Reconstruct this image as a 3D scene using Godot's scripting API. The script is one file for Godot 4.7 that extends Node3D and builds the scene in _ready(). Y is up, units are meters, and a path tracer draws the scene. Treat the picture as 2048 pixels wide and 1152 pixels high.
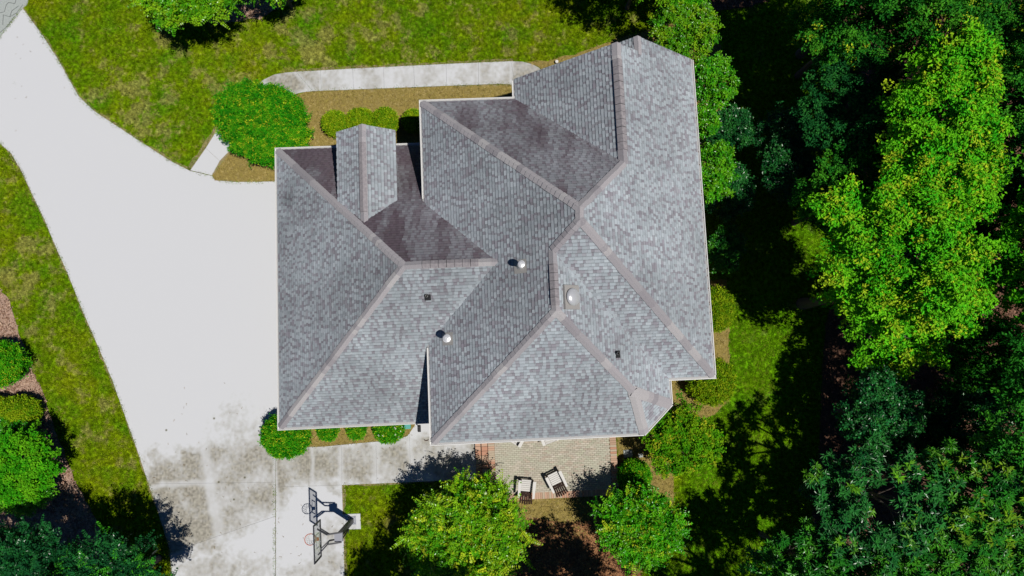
extends Node3D
# A brick-and-siding house on a wooded lot, seen from a drone 33 m above the ground. Metres, y up, z towards the back yard.

const YAW := 0.0412                    # the house stands a little askew to the axes
const SLOPE := 0.8217                  # rise over run of every main roof
# plan of the roof, in the house's own axes (outer edges of the gutters)
const GX0 := -9.52
const GZN := -9.75
const GZS := 2.80
const GH := 2.71
const MX0 := -2.71
const MZN := -10.69
const SZ := 1.30
const EX := 8.87
const RX := 7.04
const RZ := 3.42
const MH := 5.45
const LX := 1.17
const AZ := -11.45
const BZ := -12.07
const BX := 6.02
const DX0 := -6.16
const DX1 := -3.75
const DZ := -9.49
const DH := 5.37
const DSLOPE := 0.685

var names := {}
var M := {}
var noise_a := FastNoiseLite.new()
var noise_b := FastNoiseLite.new()
var noise_c := FastNoiseLite.new()
var noise_d := FastNoiseLite.new()
var no_grass: Array = []


# ---------------------------------------------------------------- mesh helper
class MB:
	var v := PackedVector3Array()
	var c := PackedColorArray()
	var uv := PackedVector2Array()
	var n := PackedVector3Array()
	var smooth := false

	func tri(a: Vector3, b: Vector3, d: Vector3, k := Color.WHITE) -> void:
		v.append(a); v.append(b); v.append(d)
		for p in [a, b, d]:
			c.append(k)
			uv.append(Vector2((p.x + 30.0) / 60.0, (p.z + 20.0) / 35.0))

	func quad(a: Vector3, b: Vector3, d: Vector3, e: Vector3, k := Color.WHITE) -> void:
		tri(a, b, d, k); tri(a, d, e, k)

	# a box about its centre, turned by a basis
	func box(at: Vector3, size: Vector3, turn := Basis.IDENTITY, k := Color.WHITE) -> void:
		var h := size * 0.5
		var p: Array[Vector3] = []
		for i in 8:
			p.append(at + turn * Vector3(h.x if i & 1 else -h.x, h.y if i & 2 else -h.y, h.z if i & 4 else -h.z))
		for f in [[0, 1, 3, 2], [4, 6, 7, 5], [0, 2, 6, 4], [1, 5, 7, 3], [0, 4, 5, 1], [2, 3, 7, 6]]:
			quad(p[f[0]], p[f[1]], p[f[2]], p[f[3]], k)

	# a square bar between two points
	func bar(a: Vector3, b: Vector3, w: float, t: float, k := Color.WHITE, hint := Vector3.UP) -> void:
		var d := (b - a).normalized()
		var side := d.cross(hint)
		if side.length() < 0.05:
			side = d.cross(Vector3.RIGHT)
		side = side.normalized()
		box((a + b) * 0.5, Vector3(w, t, (b - a).length()), Basis(side, side.cross(-d).normalized() * -1.0, d), k)

	# a round tube through points with radii
	func tube(pts: Array, rad: Array, sides := 8, k := Color.WHITE, caps := true) -> void:
		var rings: Array = []
		for i in pts.size():
			var d: Vector3 = (pts[mini(i + 1, pts.size() - 1)] - pts[maxi(i - 1, 0)]).normalized()
			var s := d.cross(Vector3(0.13, 0.2, 0.97))
			if s.length() < 0.05:
				s = d.cross(Vector3.RIGHT)
			s = s.normalized()
			var q := d.cross(s)
			var ring: Array[Vector3] = []
			for j in sides:
				var a := TAU * j / sides
				ring.append(pts[i] + (s * cos(a) + q * sin(a)) * rad[i])
			rings.append(ring)
		for i in pts.size() - 1:
			for j in sides:
				var j2 := (j + 1) % sides
				quad(rings[i][j], rings[i][j2], rings[i + 1][j2], rings[i + 1][j], k)
		if caps:
			for j in range(1, sides - 1):
				tri(rings[0][0], rings[0][j + 1], rings[0][j], k)
				var e: Array = rings[-1]
				tri(e[0], e[j], e[j + 1], k)

	# a flat outline (x, z) raised from y0 to y1
	func prism(poly: PackedVector2Array, y0: float, y1: float, k := Color.WHITE, bevel := 0.0) -> void:
		var inner := poly
		if bevel > 0.0:
			var off := Geometry2D.offset_polygon(poly, -bevel)
			if off.size() == 1 and off[0].size() == poly.size():
				inner = off[0]
				# offset_polygon may start at another corner
				var best := 0
				for i in inner.size():
					if inner[i].distance_to(poly[0]) < inner[best].distance_to(poly[0]):
						best = i
				var r := PackedVector2Array()
				for i in inner.size():
					r.append(inner[(best + i) % inner.size()])
				if r[1 % r.size()].distance_to(poly[1]) > bevel * 6.0:
					var r2 := PackedVector2Array()
					for i in r.size():
						r2.append(r[(r.size() - i) % r.size()])
					r = r2
				inner = r
		var idx := Geometry2D.triangulate_polygon(inner)
		for i in range(0, idx.size(), 3):
			tri(Vector3(inner[idx[i]].x, y1, inner[idx[i]].y), Vector3(inner[idx[i + 1]].x, y1, inner[idx[i + 1]].y), Vector3(inner[idx[i + 2]].x, y1, inner[idx[i + 2]].y), k)
		var low := y1 - bevel if inner != poly else y1
		for i in poly.size():
			var j := (i + 1) % poly.size()
			if inner != poly:
				quad(Vector3(poly[i].x, low, poly[i].y), Vector3(poly[j].x, low, poly[j].y), Vector3(inner[j].x, y1, inner[j].y), Vector3(inner[i].x, y1, inner[i].y), k)
			quad(Vector3(poly[i].x, y0, poly[i].y), Vector3(poly[j].x, y0, poly[j].y), Vector3(poly[j].x, low, poly[j].y), Vector3(poly[i].x, low, poly[i].y), k)

	func mesh(m: Material = null) -> ArrayMesh:
		var a := []
		a.resize(Mesh.ARRAY_MAX)
		a[Mesh.ARRAY_VERTEX] = v
		a[Mesh.ARRAY_COLOR] = c
		a[Mesh.ARRAY_TEX_UV] = uv
		if n.size() == v.size():
			a[Mesh.ARRAY_NORMAL] = n
		var am := ArrayMesh.new()
		am.add_surface_from_arrays(Mesh.PRIMITIVE_TRIANGLES, a)
		if m:
			am.surface_set_material(0, m)
		return am


# ---------------------------------------------------------------- node helpers
func numbered(called: String) -> String:
	if not names.has(called):
		names[called] = 0
		return called
	names[called] += 1
	return "%s_%03d" % [called, names[called]]


func tag(o: Node, label: String, category: String, group := "", kind := "") -> Node:
	if label: o.set_meta("label", label)
	if category: o.set_meta("category", category)
	if group: o.set_meta("group", group)
	if kind: o.set_meta("kind", kind)
	return o


func thing(called: String, label: String, category: String, at := Vector3.ZERO, turn := 0.0, group := "") -> Node3D:
	var o := Node3D.new()
	o.name = numbered(called)
	add_child(o, true)
	o.position = at
	o.rotation.y = turn
	tag(o, label, category, group)
	return o


func put(called: String, mesh: Mesh, parent: Node = null, kind := "", material: Material = null) -> MeshInstance3D:
	var o := MeshInstance3D.new()
	o.name = called if parent else numbered(called)
	o.mesh = mesh
	if material: o.material_override = material
	(parent if parent else self).add_child(o, true)
	if kind: o.set_meta("kind", kind)
	return o


func material(called: String, albedo: Color, rough := 0.8, tint := false) -> StandardMaterial3D:
	# albedo is a linear base colour
	var m := StandardMaterial3D.new()
	m.resource_name = called
	m.albedo_color = albedo.linear_to_srgb()
	m.roughness = rough
	m.vertex_color_use_as_albedo = tint
	m.cull_mode = BaseMaterial3D.CULL_DISABLED
	m.metallic_specular = 0.4
	M[called] = m
	return m


func grain(m: StandardMaterial3D, freq: float, low: Color, high: Color, scale: float, seed_n: int, relief := 0.0) -> void:
	# a fine procedural mottling on the surface, in world space
	var fn := FastNoiseLite.new()
	fn.seed = seed_n
	fn.frequency = freq
	fn.fractal_octaves = 4
	var ramp := Gradient.new()
	ramp.set_color(0, low.linear_to_srgb())
	ramp.set_color(1, high.linear_to_srgb())
	var t := NoiseTexture2D.new()
	t.width = 256
	t.height = 256
	t.seamless = true
	t.noise = fn
	t.color_ramp = ramp
	m.albedo_texture = t
	m.uv1_triplanar = true
	m.uv1_world_triplanar = true
	m.uv1_scale = Vector3.ONE * scale
	if relief > 0.0:
		m.heightmap_enabled = true
		m.heightmap_texture = t
		m.heightmap_scale = relief


# ---------------------------------------------------------------- leaves
func leaf(b: MB, at: Vector3, dir: Vector3, up: Vector3, length: float, width: float, k: Color) -> void:
	var side := dir.cross(up).normalized()
	up = side.cross(dir).normalized()
	var tip := at + dir * length - up * length * 0.12
	var mid := at + dir * length * 0.45
	var l := mid + side * width * 0.5 + up * width * 0.18
	var r := mid - side * width * 0.5 + up * width * 0.18
	b.tri(at, l, tip, k)
	b.tri(at, tip, r, k)


func tone(rng: RandomNumberGenerator, spread: float) -> Color:
	var f := 1.0 + rng.randf_range(-spread, spread)
	return Color(f * rng.randf_range(0.9, 1.1), f, f * rng.randf_range(0.85, 1.1))


func rand_dir(rng: RandomNumberGenerator) -> Vector3:
	var y := rng.randf_range(-1.0, 1.0)
	var a := rng.randf() * TAU
	var r := sqrt(1.0 - y * y)
	return Vector3(r * cos(a), y, r * sin(a))


func cluster_mesh(count: int, radius: float, length: float, width: float, seed_n: int, m: Material) -> ArrayMesh:
	# a loose tuft of ovate leaves
	var rng := RandomNumberGenerator.new()
	rng.seed = seed_n
	var b := MB.new()
	for i in count:
		var p := rand_dir(rng) * radius * rng.randf()
		var d := (rand_dir(rng) + Vector3(0, 0.15, 0) + p / radius * 0.6).normalized()
		leaf(b, p, d, (Vector3.UP + rand_dir(rng) * 0.45).normalized(), length * rng.randf_range(0.7, 1.2), width * rng.randf_range(0.8, 1.15), tone(rng, 0.25))
	return b.mesh(m)


func frond_mesh(pairs: int, length: float, leaf_l: float, leaf_w: float, seed_n: int, m: Material) -> ArrayMesh:
	# an arching shoot with opposite leaves that shorten to the tip
	var rng := RandomNumberGenerator.new()
	rng.seed = seed_n
	var b := MB.new()
	for i in pairs:
		var t := float(i + 1) / pairs
		var p := Vector3(0, length * 0.75 * t, length * 0.5 * t * t)
		var d := Vector3(0, 0.75, t).normalized()
		for s: float in [-1.0, 1.0]:
			var ld := (d * 0.45 + Vector3(s, 0.1, 0.0) + rand_dir(rng) * 0.25).normalized()
			leaf(b, p, ld, (Vector3(0, 0.6, -0.5) + rand_dir(rng) * 0.3).normalized(), leaf_l * (1.1 - 0.5 * t), leaf_w * (1.1 - 0.4 * t), tone(rng, 0.18))
	leaf(b, Vector3(0, length * 0.75, length * 0.5), Vector3(0, 0.6, 0.8), Vector3(0, 0.8, -0.6), leaf_l * 0.7, leaf_w * 0.7, Color(1.25, 1.15, 1.0))
	return b.mesh(m)


func rosette_mesh(count: int, length: float, width: float, seed_n: int, m: Material) -> ArrayMesh:
	# a whorl of long leaves about a shoot tip
	var rng := RandomNumberGenerator.new()
	rng.seed = seed_n
	var b := MB.new()
	for i in count:
		var a := TAU * i / count * 1.618 * 3.0 + rng.randf() * 0.4
		var lift := rng.randf_range(-0.15, 0.7)
		var d := Vector3(cos(a), lift, sin(a)).normalized()
		leaf(b, Vector3(0, -0.06 * i / count, 0), d, Vector3(-cos(a) * lift, 1, -sin(a) * lift).normalized(), length * rng.randf_range(0.7, 1.15), width * rng.randf_range(0.85, 1.1), tone(rng, 0.2))
	return b.mesh(m)


func lobes_of(c: Vector3, r: Vector3, k: int, share: float, seed_n: int) -> Array:
	var rng := RandomNumberGenerator.new()
	rng.seed = seed_n
	var out: Array = [[c - Vector3(0, r.y * 0.1, 0), r * 0.62]]
	for i in k:
		var a := TAU * (i + rng.randf_range(-0.3, 0.3)) / k * 1.0 + seed_n
		var y := rng.randf_range(-0.35, 0.75)
		var h := sqrt(1.0 - y * y * 0.8)
		var f := share * rng.randf_range(0.75, 1.25)
		var reach := (1.0 - f * 0.75) * rng.randf_range(0.8, 1.08)
		out.append([c + Vector3(cos(a) * h * r.x * reach, y * r.y * reach, sin(a) * h * r.z * reach), Vector3(r.x * f, r.y * f * 0.9, r.z * f)])
	return out


# scatter leaf tufts through the outer part of a set of lobes
func crown(parent: Node, called: String, meshes: Array, lobes: Array, n: int, pal: Array, smin: float, smax: float, seed_n: int, opt := {}) -> void:
	var rng := RandomNumberGenerator.new()
	rng.seed = seed_n
	var hug: float = opt.get("hug", 0.45)
	var gap: float = opt.get("gap", -0.25)
	var freq: float = opt.get("freq", 0.9)
	var lump: float = opt.get("lump", 0.2)
	var tip: Color = opt.get("tip", Color(0, 0, 0))
	var tips: float = opt.get("tips", 0.0)
	var lift: float = opt.get("lift", 0.5)
	var floor_y: float = opt.get("floor", 0.12)
	var per: int = opt.get("per", 1)
	var spray: float = opt.get("spray", 0.5)
	var weight := PackedFloat32Array()
	var total := 0.0
	for l in lobes:
		total += l[1].x * l[1].z
		weight.append(total)
	var rows: Array = []
	for i in meshes.size():
		rows.append([[], []])
	var fn := FastNoiseLite.new()
	fn.seed = seed_n
	fn.frequency = freq
	fn.fractal_octaves = 2
	var made := 0
	var tried := 0
	while made < n and tried < n * 6:
		tried += 1
		var w := rng.randf() * total
		var li := 0
		while li < lobes.size() - 1 and weight[li] < w:
			li += 1
		var c: Vector3 = lobes[li][0]
		var r: Vector3 = lobes[li][1]
		var d := rand_dir(rng)
		if d.y < -0.1 and rng.randf() < 0.75:
			d.y = -d.y
		var f := 1.0 - hug * rng.randf() * rng.randf()
		f *= 1.0 + lump * fn.get_noise_3d(d.x * 2.2 + c.x, d.y * 2.2 + c.y, d.z * 2.2 + c.z) * 2.0
		var p := c + d * r * f
		if p.y < floor_y:
			continue
		var inside := false
		for j in lobes.size():
			if j != li and ((p - lobes[j][0]) / lobes[j][1]).length_squared() < 0.45:
				inside = true
				break
		if inside:
			continue
		var nv := fn.get_noise_3d(p.x * 1.7 + 31.0, p.y * 1.7, p.z * 1.7)
		if nv < gap:
			continue
		if per > 1:
			# a whole spray: tufts strung along an arching twig that leaves the crown
			var tw := ((d / r).normalized() + Vector3(0, lift, 0) + rand_dir(rng) * 0.5).normalized()
			var hue0 := clampf(nv * 1.3 + 0.5 + rng.randf_range(-0.3, 0.3), 0.0, 0.999)
			var is_tip := rng.randf() < tips
			for q in per:
				var u := float(q) / per
				var at := p + tw * spray * (u - 0.3) * 1.4 - Vector3(0, spray * 0.35 * u * u, 0) + rand_dir(rng) * spray * 0.42 * (1.0 - 0.6 * u)
				if at.y < floor_y: continue
				var up2 := (tw * 0.7 + Vector3.UP * 0.5 + rand_dir(rng) * 0.5).normalized()
				var sd := up2.cross(rand_dir(rng)).normalized()
				var bs := Basis(sd, up2, sd.cross(up2)) * rng.randf_range(smin, smax)
				var hu := clampf(hue0 + rng.randf_range(-0.2, 0.2), 0.0, 0.999) * (pal.size() - 1)
				var kk: Color = pal[int(hu)].lerp(pal[int(hu) + 1], hu - int(hu))
				if is_tip and u > 0.45:
					kk = kk.lerp(tip, rng.randf_range(0.4, 1.0))
				kk *= rng.randf_range(0.8, 1.2)
				kk.a = 1.0
				made += 1
				var rw: Array = rows[made % meshes.size()]
				rw[0].append(Transform3D(bs, at))
				rw[1].append(kk)
			continue
		made += 1
		var up := ((d / r).normalized() * 0.8 + Vector3.UP * lift + rand_dir(rng) * 0.55).normalized()
		var side := up.cross(rand_dir(rng)).normalized()
		var basis := Basis(side, up, side.cross(up)) * rng.randf_range(smin, smax)
		var hue := clampf(nv * 1.3 + 0.5 + rng.randf_range(-0.35, 0.35), 0.0, 0.999) * (pal.size() - 1)
		var k: Color = pal[int(hue)].lerp(pal[int(hue) + 1], hue - int(hue))
		if tips > 0.0 and f > 0.86 and d.y > 0.0 and rng.randf() < tips:
			k = k.lerp(tip, rng.randf_range(0.5, 1.0))
		k *= rng.randf_range(0.8, 1.2)
		k.a = 1.0
		var row: Array = rows[made % meshes.size()]
		row[0].append(Transform3D(basis, p))
		row[1].append(k)
	for i in meshes.size():
		var mm := MultiMesh.new()
		mm.transform_format = MultiMesh.TRANSFORM_3D
		mm.use_colors = true
		mm.mesh = meshes[i]
		mm.instance_count = rows[i][0].size()
		for j in mm.instance_count:
			mm.set_instance_transform(j, rows[i][0][j])
			mm.set_instance_color(j, rows[i][1][j])
		var o := MultiMeshInstance3D.new()
		o.name = called
		o.multimesh = mm
		parent.add_child(o, true)
		o.set_meta("kind", "stuff")


func bole(parent: Node, base: Vector3, top: Vector3, r: float, lobes: Array, seed_n: int, m: Material) -> void:
	var rng := RandomNumberGenerator.new()
	rng.seed = seed_n
	var b := MB.new()
	var pts: Array = []
	var rad: Array = []
	for i in 6:
		var t := i / 5.0
		pts.append(base.lerp(top, t) + Vector3(rng.randf_range(-1, 1), 0, rng.randf_range(-1, 1)) * r * 0.8 * sin(t * PI))
		rad.append(r * (1.25 if i == 0 else 1.0 - 0.72 * t))
	b.tube(pts, rad, 9)
	put("trunk", b.mesh(m), parent)
	for l in lobes:
		var e: Vector3 = l[0] + Vector3(0, l[1].y * 0.35, 0)
		var s: Vector3 = pts[2].lerp(pts[4], rng.randf())
		var q := MB.new()
		var mid := s.lerp(e, 0.5) + Vector3(rng.randf_range(-0.1, 0.1), -0.06, rng.randf_range(-0.1, 0.1)) * s.distance_to(e)
		q.tube([s, mid, e], [r * 0.45, r * 0.28, r * 0.1], 6)
		for k in 3:
			var f: Vector3 = mid.lerp(e, rng.randf())
			var g: Vector3 = l[0] + rand_dir(rng) * l[1] * 0.85
			q.tube([f, f.lerp(g, 0.5) + Vector3(0, 0.08, 0), g], [r * 0.2, r * 0.13, r * 0.04], 5)
		put("limb", q.mesh(m), parent)


func tree(called: String, label: String, category: String, c: Vector3, r: Vector3, opt: Dictionary) -> Node3D:
	var base: Vector3 = opt.get("base", Vector3(c.x, 0, c.z))
	var o := thing(called, label, category, base, 0.0, opt.get("group", ""))
	var local := c - base
	var seed_n: int = opt.seed
	var lobes: Array = opt.lobes if opt.has("lobes") else lobes_of(local, r, opt.get("k", 7), opt.get("share", 0.5), seed_n)
	if opt.has("lobes"):
		for l in lobes:
			l[0] -= base
	bole(o, Vector3.ZERO, local + Vector3(0, r.y * 0.3, 0), opt.get("trunk", 0.12), lobes, seed_n, M.bark)
	if not opt.has("per"):
		opt.per = 7
		opt.spray = 0.42 * clampf(r.x / 2.2, 0.55, 1.35)
	crown(o, "crown", opt.meshes, lobes, opt.n, opt.pal, opt.get("smin", 0.8), opt.get("smax", 1.25), seed_n + 7, opt)
	return o


# ---------------------------------------------------------------- scattering on the ground
func scatter(parent: Node, called: String, mesh: Mesh, spots: Array, tints: Array) -> void:
	var mm := MultiMesh.new()
	mm.transform_format = MultiMesh.TRANSFORM_3D
	mm.use_colors = true
	mm.mesh = mesh
	mm.instance_count = spots.size()
	for j in spots.size():
		mm.set_instance_transform(j, spots[j])
		mm.set_instance_color(j, tints[j])
	var o := MultiMeshInstance3D.new()
	o.name = called if parent else numbered(called)
	o.multimesh = mm
	(parent if parent else self).add_child(o, true)
	o.set_meta("kind", "stuff")
	if parent == null:
		o.set_meta("label", "short mown lawn grass around the driveway and house")


func bed(called: String, poly: PackedVector2Array, base: Material, chip: Mesh, pal: Array, per_m2: float, seed_n: int, top := 0.03) -> MeshInstance3D:
	# ragged outline
	var ragged := PackedVector2Array()
	for i in poly.size():
		var a := poly[i]
		var e := poly[(i + 1) % poly.size()]
		var steps := maxi(1, int(a.distance_to(e) / 0.25))
		var nrm := (e - a).orthogonal().normalized()
		for s in steps:
			var p := a.lerp(e, float(s) / steps)
			ragged.append(p + nrm * noise_b.get_noise_2d(p.x * 6.0, p.y * 6.0) * 0.12)
	var b := MB.new()
	b.prism(ragged, -0.02, top)
	var o := put(called, b.mesh(base), null, "structure")
	var rng := RandomNumberGenerator.new()
	rng.seed = seed_n
	var box := Rect2(poly[0], Vector2.ZERO)
	for p in poly:
		box = box.expand(p)
	box = box.intersection(Rect2(-31, -21, 63, 38))
	var spots: Array = []
	var tints: Array = []
	for i in int(box.get_area() * per_m2):
		var p := Vector2(rng.randf_range(box.position.x, box.end.x), rng.randf_range(box.position.y, box.end.y))
		if not Geometry2D.is_point_in_polygon(p, poly):
			continue
		var turn := Basis(Vector3.UP, rng.randf() * TAU) * Basis(Vector3.RIGHT, rng.randf_range(-0.4, 0.4)) * Basis(Vector3.BACK, rng.randf_range(-0.5, 0.5))
		spots.append(Transform3D(turn * rng.randf_range(0.6, 1.3), Vector3(p.x, top + 0.008, p.y)))
		var k: Color = pal[rng.randi() % pal.size()] * rng.randf_range(0.7, 1.25)
		k.a = 1.0
		tints.append(k)
	scatter(o, "loose_mulch", chip, spots, tints)
	no_grass.append(poly)
	return o


func lawn_tint(x: float, z: float) -> Color:
	# greener and yellower patches, straw-coloured worn patches towards the street
	var a := noise_a.get_noise_2d(x, z)
	var b := noise_b.get_noise_2d(x, z)
	var d := noise_c.get_noise_2d(x, z)
	var k := Color(0.085, 0.185, 0.002).lerp(Color(0.185, 0.225, 0.003), clampf(0.40 + a * 0.55 + b * 0.35, 0.0, 1.0))
	k = k.lerp(Color(0.045, 0.190, 0.004), clampf((d - 0.12) * 1.3, 0.0, 0.4))
	var worn := 0.0
	for s in [[-17.5, -12.2, 3.4, 1.0], [-9.0, -15.6, 4.2, 0.9], [-12.5, -13.6, 3.0, 0.75], [-5.5, -16.5, 3.0, 0.65], [-22.8, -3.5, 3.2, 0.95], [-18.5, 2.8, 3.0, 0.35], [-21.0, -0.5, 2.0, 0.3], [0.0, -16.0, 5.0, 0.3], [-15.0, -15.5, 3.0, 0.5]]:
		worn = maxf(worn, s[3] * (1.0 - clampf(Vector2(x - s[0], z - s[1]).length() / s[2], 0.0, 1.0)))
	var e := noise_d.get_noise_2d(x, z) + b * 0.6 + noise_d.get_noise_2d(x * 5.0, z * 5.0) * 0.55
	var w := clampf((e + worn * 0.8 - 0.44) * 1.8, 0.0, 0.46)
	k = k.lerp(Color(0.30, 0.25, 0.095), w)
	# the far yard east of the house is a fresher green
	k = k.lerp(Color(0.075, 0.250, 0.003), clampf((x - 8.0) * 0.4, 0.0, 0.55))
	return k


# ---------------------------------------------------------------- roof helpers
func slope_point(ev: Vector2, up: Vector2, h0: float, p: float, s: float, t: float, off: float) -> Vector3:
	var k := sqrt(1.0 + p * p)
	var e := Vector2(-up.y, up.x)
	var q := ev + e * s + up * (t / k)
	return Vector3(q.x, h0 + t / k * p, q.y) + Vector3(-up.x * p, 1.0, -up.y * p) / k * off


func shingles(poly: PackedVector2Array, ev: Vector2, up: Vector2, h0: float, p: float, seed_n: int, dark: float) -> ArrayMesh:
	# laminated shingles laid course by course; each tab is a thin wedge with its own tone
	var rng := RandomNumberGenerator.new()
	rng.seed = seed_n
	var k := sqrt(1.0 + p * p)
	var e := Vector2(-up.y, up.x)
	var flat := PackedVector2Array()
	var lo := Vector2(1e9, 1e9)
	var hi := Vector2(-1e9, -1e9)
	for q in poly:
		var w := Vector2((q - ev).dot(e), (q - ev).dot(up) * k)
		flat.append(w)
		lo = lo.min(w)
		hi = hi.max(w)
	var b := MB.new()
	var course := 0.143
	var pale := [Color(0.316, 0.356, 0.386), Color(0.294, 0.328, 0.358), Color(0.340, 0.378, 0.408)]
	var deep := [Color(0.246, 0.246, 0.276), Color(0.262, 0.268, 0.298), Color(0.224, 0.216, 0.246), Color(0.272, 0.294, 0.322)]
	var t := lo.y
	while t < hi.y:
		var t0 := t
		var t1 := minf(t + course, hi.y)
		t += course
		var s := lo.x - rng.randf() * 0.3
		var raised := rng.randf() < 0.5
		var last_deep := false
		while s < hi.x:
			var w := rng.randf_range(0.11, 0.22) if raised else rng.randf_range(0.07, 0.16)
			var cell := PackedVector2Array([Vector2(s, t0), Vector2(s + w, t0), Vector2(s + w, t1), Vector2(s, t1)])
			var lift := 0.030 if raised else 0.014
			var is_deep := rng.randf() < (0.16 if raised else 0.72)
			var tint: Color = deep[rng.randi() % 4] if is_deep else pale[rng.randi() % 3]
			tint *= rng.randf_range(0.9, 1.1)
			s += w
			raised = not raised
			var parts: Array = []
			var all_in := true
			for q in cell:
				if not Geometry2D.is_point_in_polygon(q, flat):
					all_in = false
			if all_in:
				parts = [cell]
			else:
				parts = Geometry2D.intersect_polygons(cell, flat)
			for part in parts:
				if part.size() < 3:
					continue
				var mid: Vector2 = part[0]
				var at := slope_point(ev, up, h0, p, mid.x, mid.y, 0.0)
				# brown algae streaks that run down the cool slopes
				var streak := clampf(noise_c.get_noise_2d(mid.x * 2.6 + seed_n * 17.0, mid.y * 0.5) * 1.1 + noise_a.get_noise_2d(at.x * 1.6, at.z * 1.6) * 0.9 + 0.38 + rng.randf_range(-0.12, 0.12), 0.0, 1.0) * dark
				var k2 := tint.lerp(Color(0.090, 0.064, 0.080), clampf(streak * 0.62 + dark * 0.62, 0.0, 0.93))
				# slow drift of tone over the slope, and one old smudge on the garage
				k2 *= 1.0 + noise_a.get_noise_2d(at.x * 1.1 + 40.0, at.z * 1.1) * 0.26 + noise_a.get_noise_2d(at.x * 4.0, at.z * 4.0 + 80.0) * 0.10
				k2 *= 1.0 - 0.45 * clampf(1.0 - Vector2(at.x + 8.79, at.z + 7.31).length() / 0.55, 0.0, 1.0)
				k2.a = 1.0
				var pts: Array[Vector3] = []
				var low: Array[Vector3] = []
				for q in part:
					var f: float = (q.y - t0) / course
					pts.append(slope_point(ev, up, h0, p, q.x, q.y, lerpf(lift, 0.004, f)))
					low.append(slope_point(ev, up, h0, p, q.x, q.y, -0.004))
				var n: int = part.size()
				if n == 4:
					# the printed shadow band under the next course
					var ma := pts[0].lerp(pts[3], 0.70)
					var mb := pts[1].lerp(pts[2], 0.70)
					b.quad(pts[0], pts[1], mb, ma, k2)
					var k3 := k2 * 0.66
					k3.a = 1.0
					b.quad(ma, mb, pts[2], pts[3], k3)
				else:
					var idx := Geometry2D.triangulate_polygon(part)
					for i in range(0, idx.size(), 3):
						b.tri(pts[idx[i]], pts[idx[i + 1]], pts[idx[i + 2]], k2)
				for i in n:
					var j := (i + 1) % n
					if part[i].y > t1 - 0.01 and part[j].y > t1 - 0.01:
						continue
					b.quad(low[i], low[j], pts[j], pts[i], k2)
	return b.mesh(M.shingle)


func deck(poly: PackedVector2Array, ev: Vector2, up: Vector2, h0: float, p: float) -> ArrayMesh:
	var b := MB.new()
	var k := sqrt(1.0 + p * p)
	var e := Vector2(-up.y, up.x)
	var top: Array[Vector3] = []
	var low: Array[Vector3] = []
	for q in poly:
		var st := Vector2((q - ev).dot(e), (q - ev).dot(up) * k)
		top.append(slope_point(ev, up, h0, p, st.x, st.y, -0.006))
		low.append(slope_point(ev, up, h0, p, st.x, st.y, -0.006) - Vector3(0, 0.17, 0))
	var idx := Geometry2D.triangulate_polygon(poly)
	for i in range(0, idx.size(), 3):
		b.tri(top[idx[i]], top[idx[i + 1]], top[idx[i + 2]])
		b.tri(low[idx[i]], low[idx[i + 1]], low[idx[i + 2]])
	for i in poly.size():
		var j := (i + 1) % poly.size()
		b.quad(low[i], low[j], top[j], top[i])
	return b.mesh(M.fascia)


func cap_mesh(na: Vector3, nb: Vector3, along: Vector3, length: float, half: float) -> ArrayMesh:
	# one bent cap shingle: two wings that follow the two slopes; "along" points up the line
	var b := MB.new()
	var wa := along.cross(na).normalized()
	var wb := nb.cross(along).normalized()
	if wa.y > 0.0: wa = -wa
	if wb.y > 0.0: wb = -wb
	var up := (na + nb).normalized()
	for wn in [[wa, na], [wb, nb]]:
		var w: Vector3 = wn[0]
		var nn: Vector3 = wn[1]
		var a := up * 0.075
		var q := up * 0.045
		var a1 := a + w * half * 0.35 - up * 0.004
		var a2 := w * half + nn * 0.055
		var b1 := q + along * length + w * half * 0.35 - up * 0.004
		var b2 := along * length + w * half + nn * 0.034
		b.quad(a, q + along * length, b1, a1)
		b.quad(a1, b1, b2, a2)
		b.quad(a, a1, a1 - nn * 0.05, a - up * 0.03)
		b.quad(a1, a2, a2 - nn * 0.05, a1 - nn * 0.05)
		b.quad(a2, b2, b2 - nn * 0.05, a2 - nn * 0.05)
	return b.mesh(M.cap_a)


func cap_row(roof: Node, a: Vector3, e: Vector3, na: Vector3, nb: Vector3, rng: RandomNumberGenerator, pitch := 0.225, half := 0.152) -> void:
	# from the low end a to the high end e
	var d := e - a
	var n := maxi(1, int(round(d.length() / pitch)))
	var step := d / n
	var mesh := cap_mesh(na, nb, d.normalized(), step.length() * 1.12, half)
	var mats := [M.cap_a, M.cap_b, M.cap_c, M.cap_d]
	var which := 0
	for i in n:
		if rng.randf() < 0.35: which = rng.randi() % 4
		var o := put("ridge_cap", mesh, roof, "", mats[which])
		o.position = a + step * i
		o.position += Vector3(rng.randf_range(-0.008, 0.008), 0, rng.randf_range(-0.008, 0.008))


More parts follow.
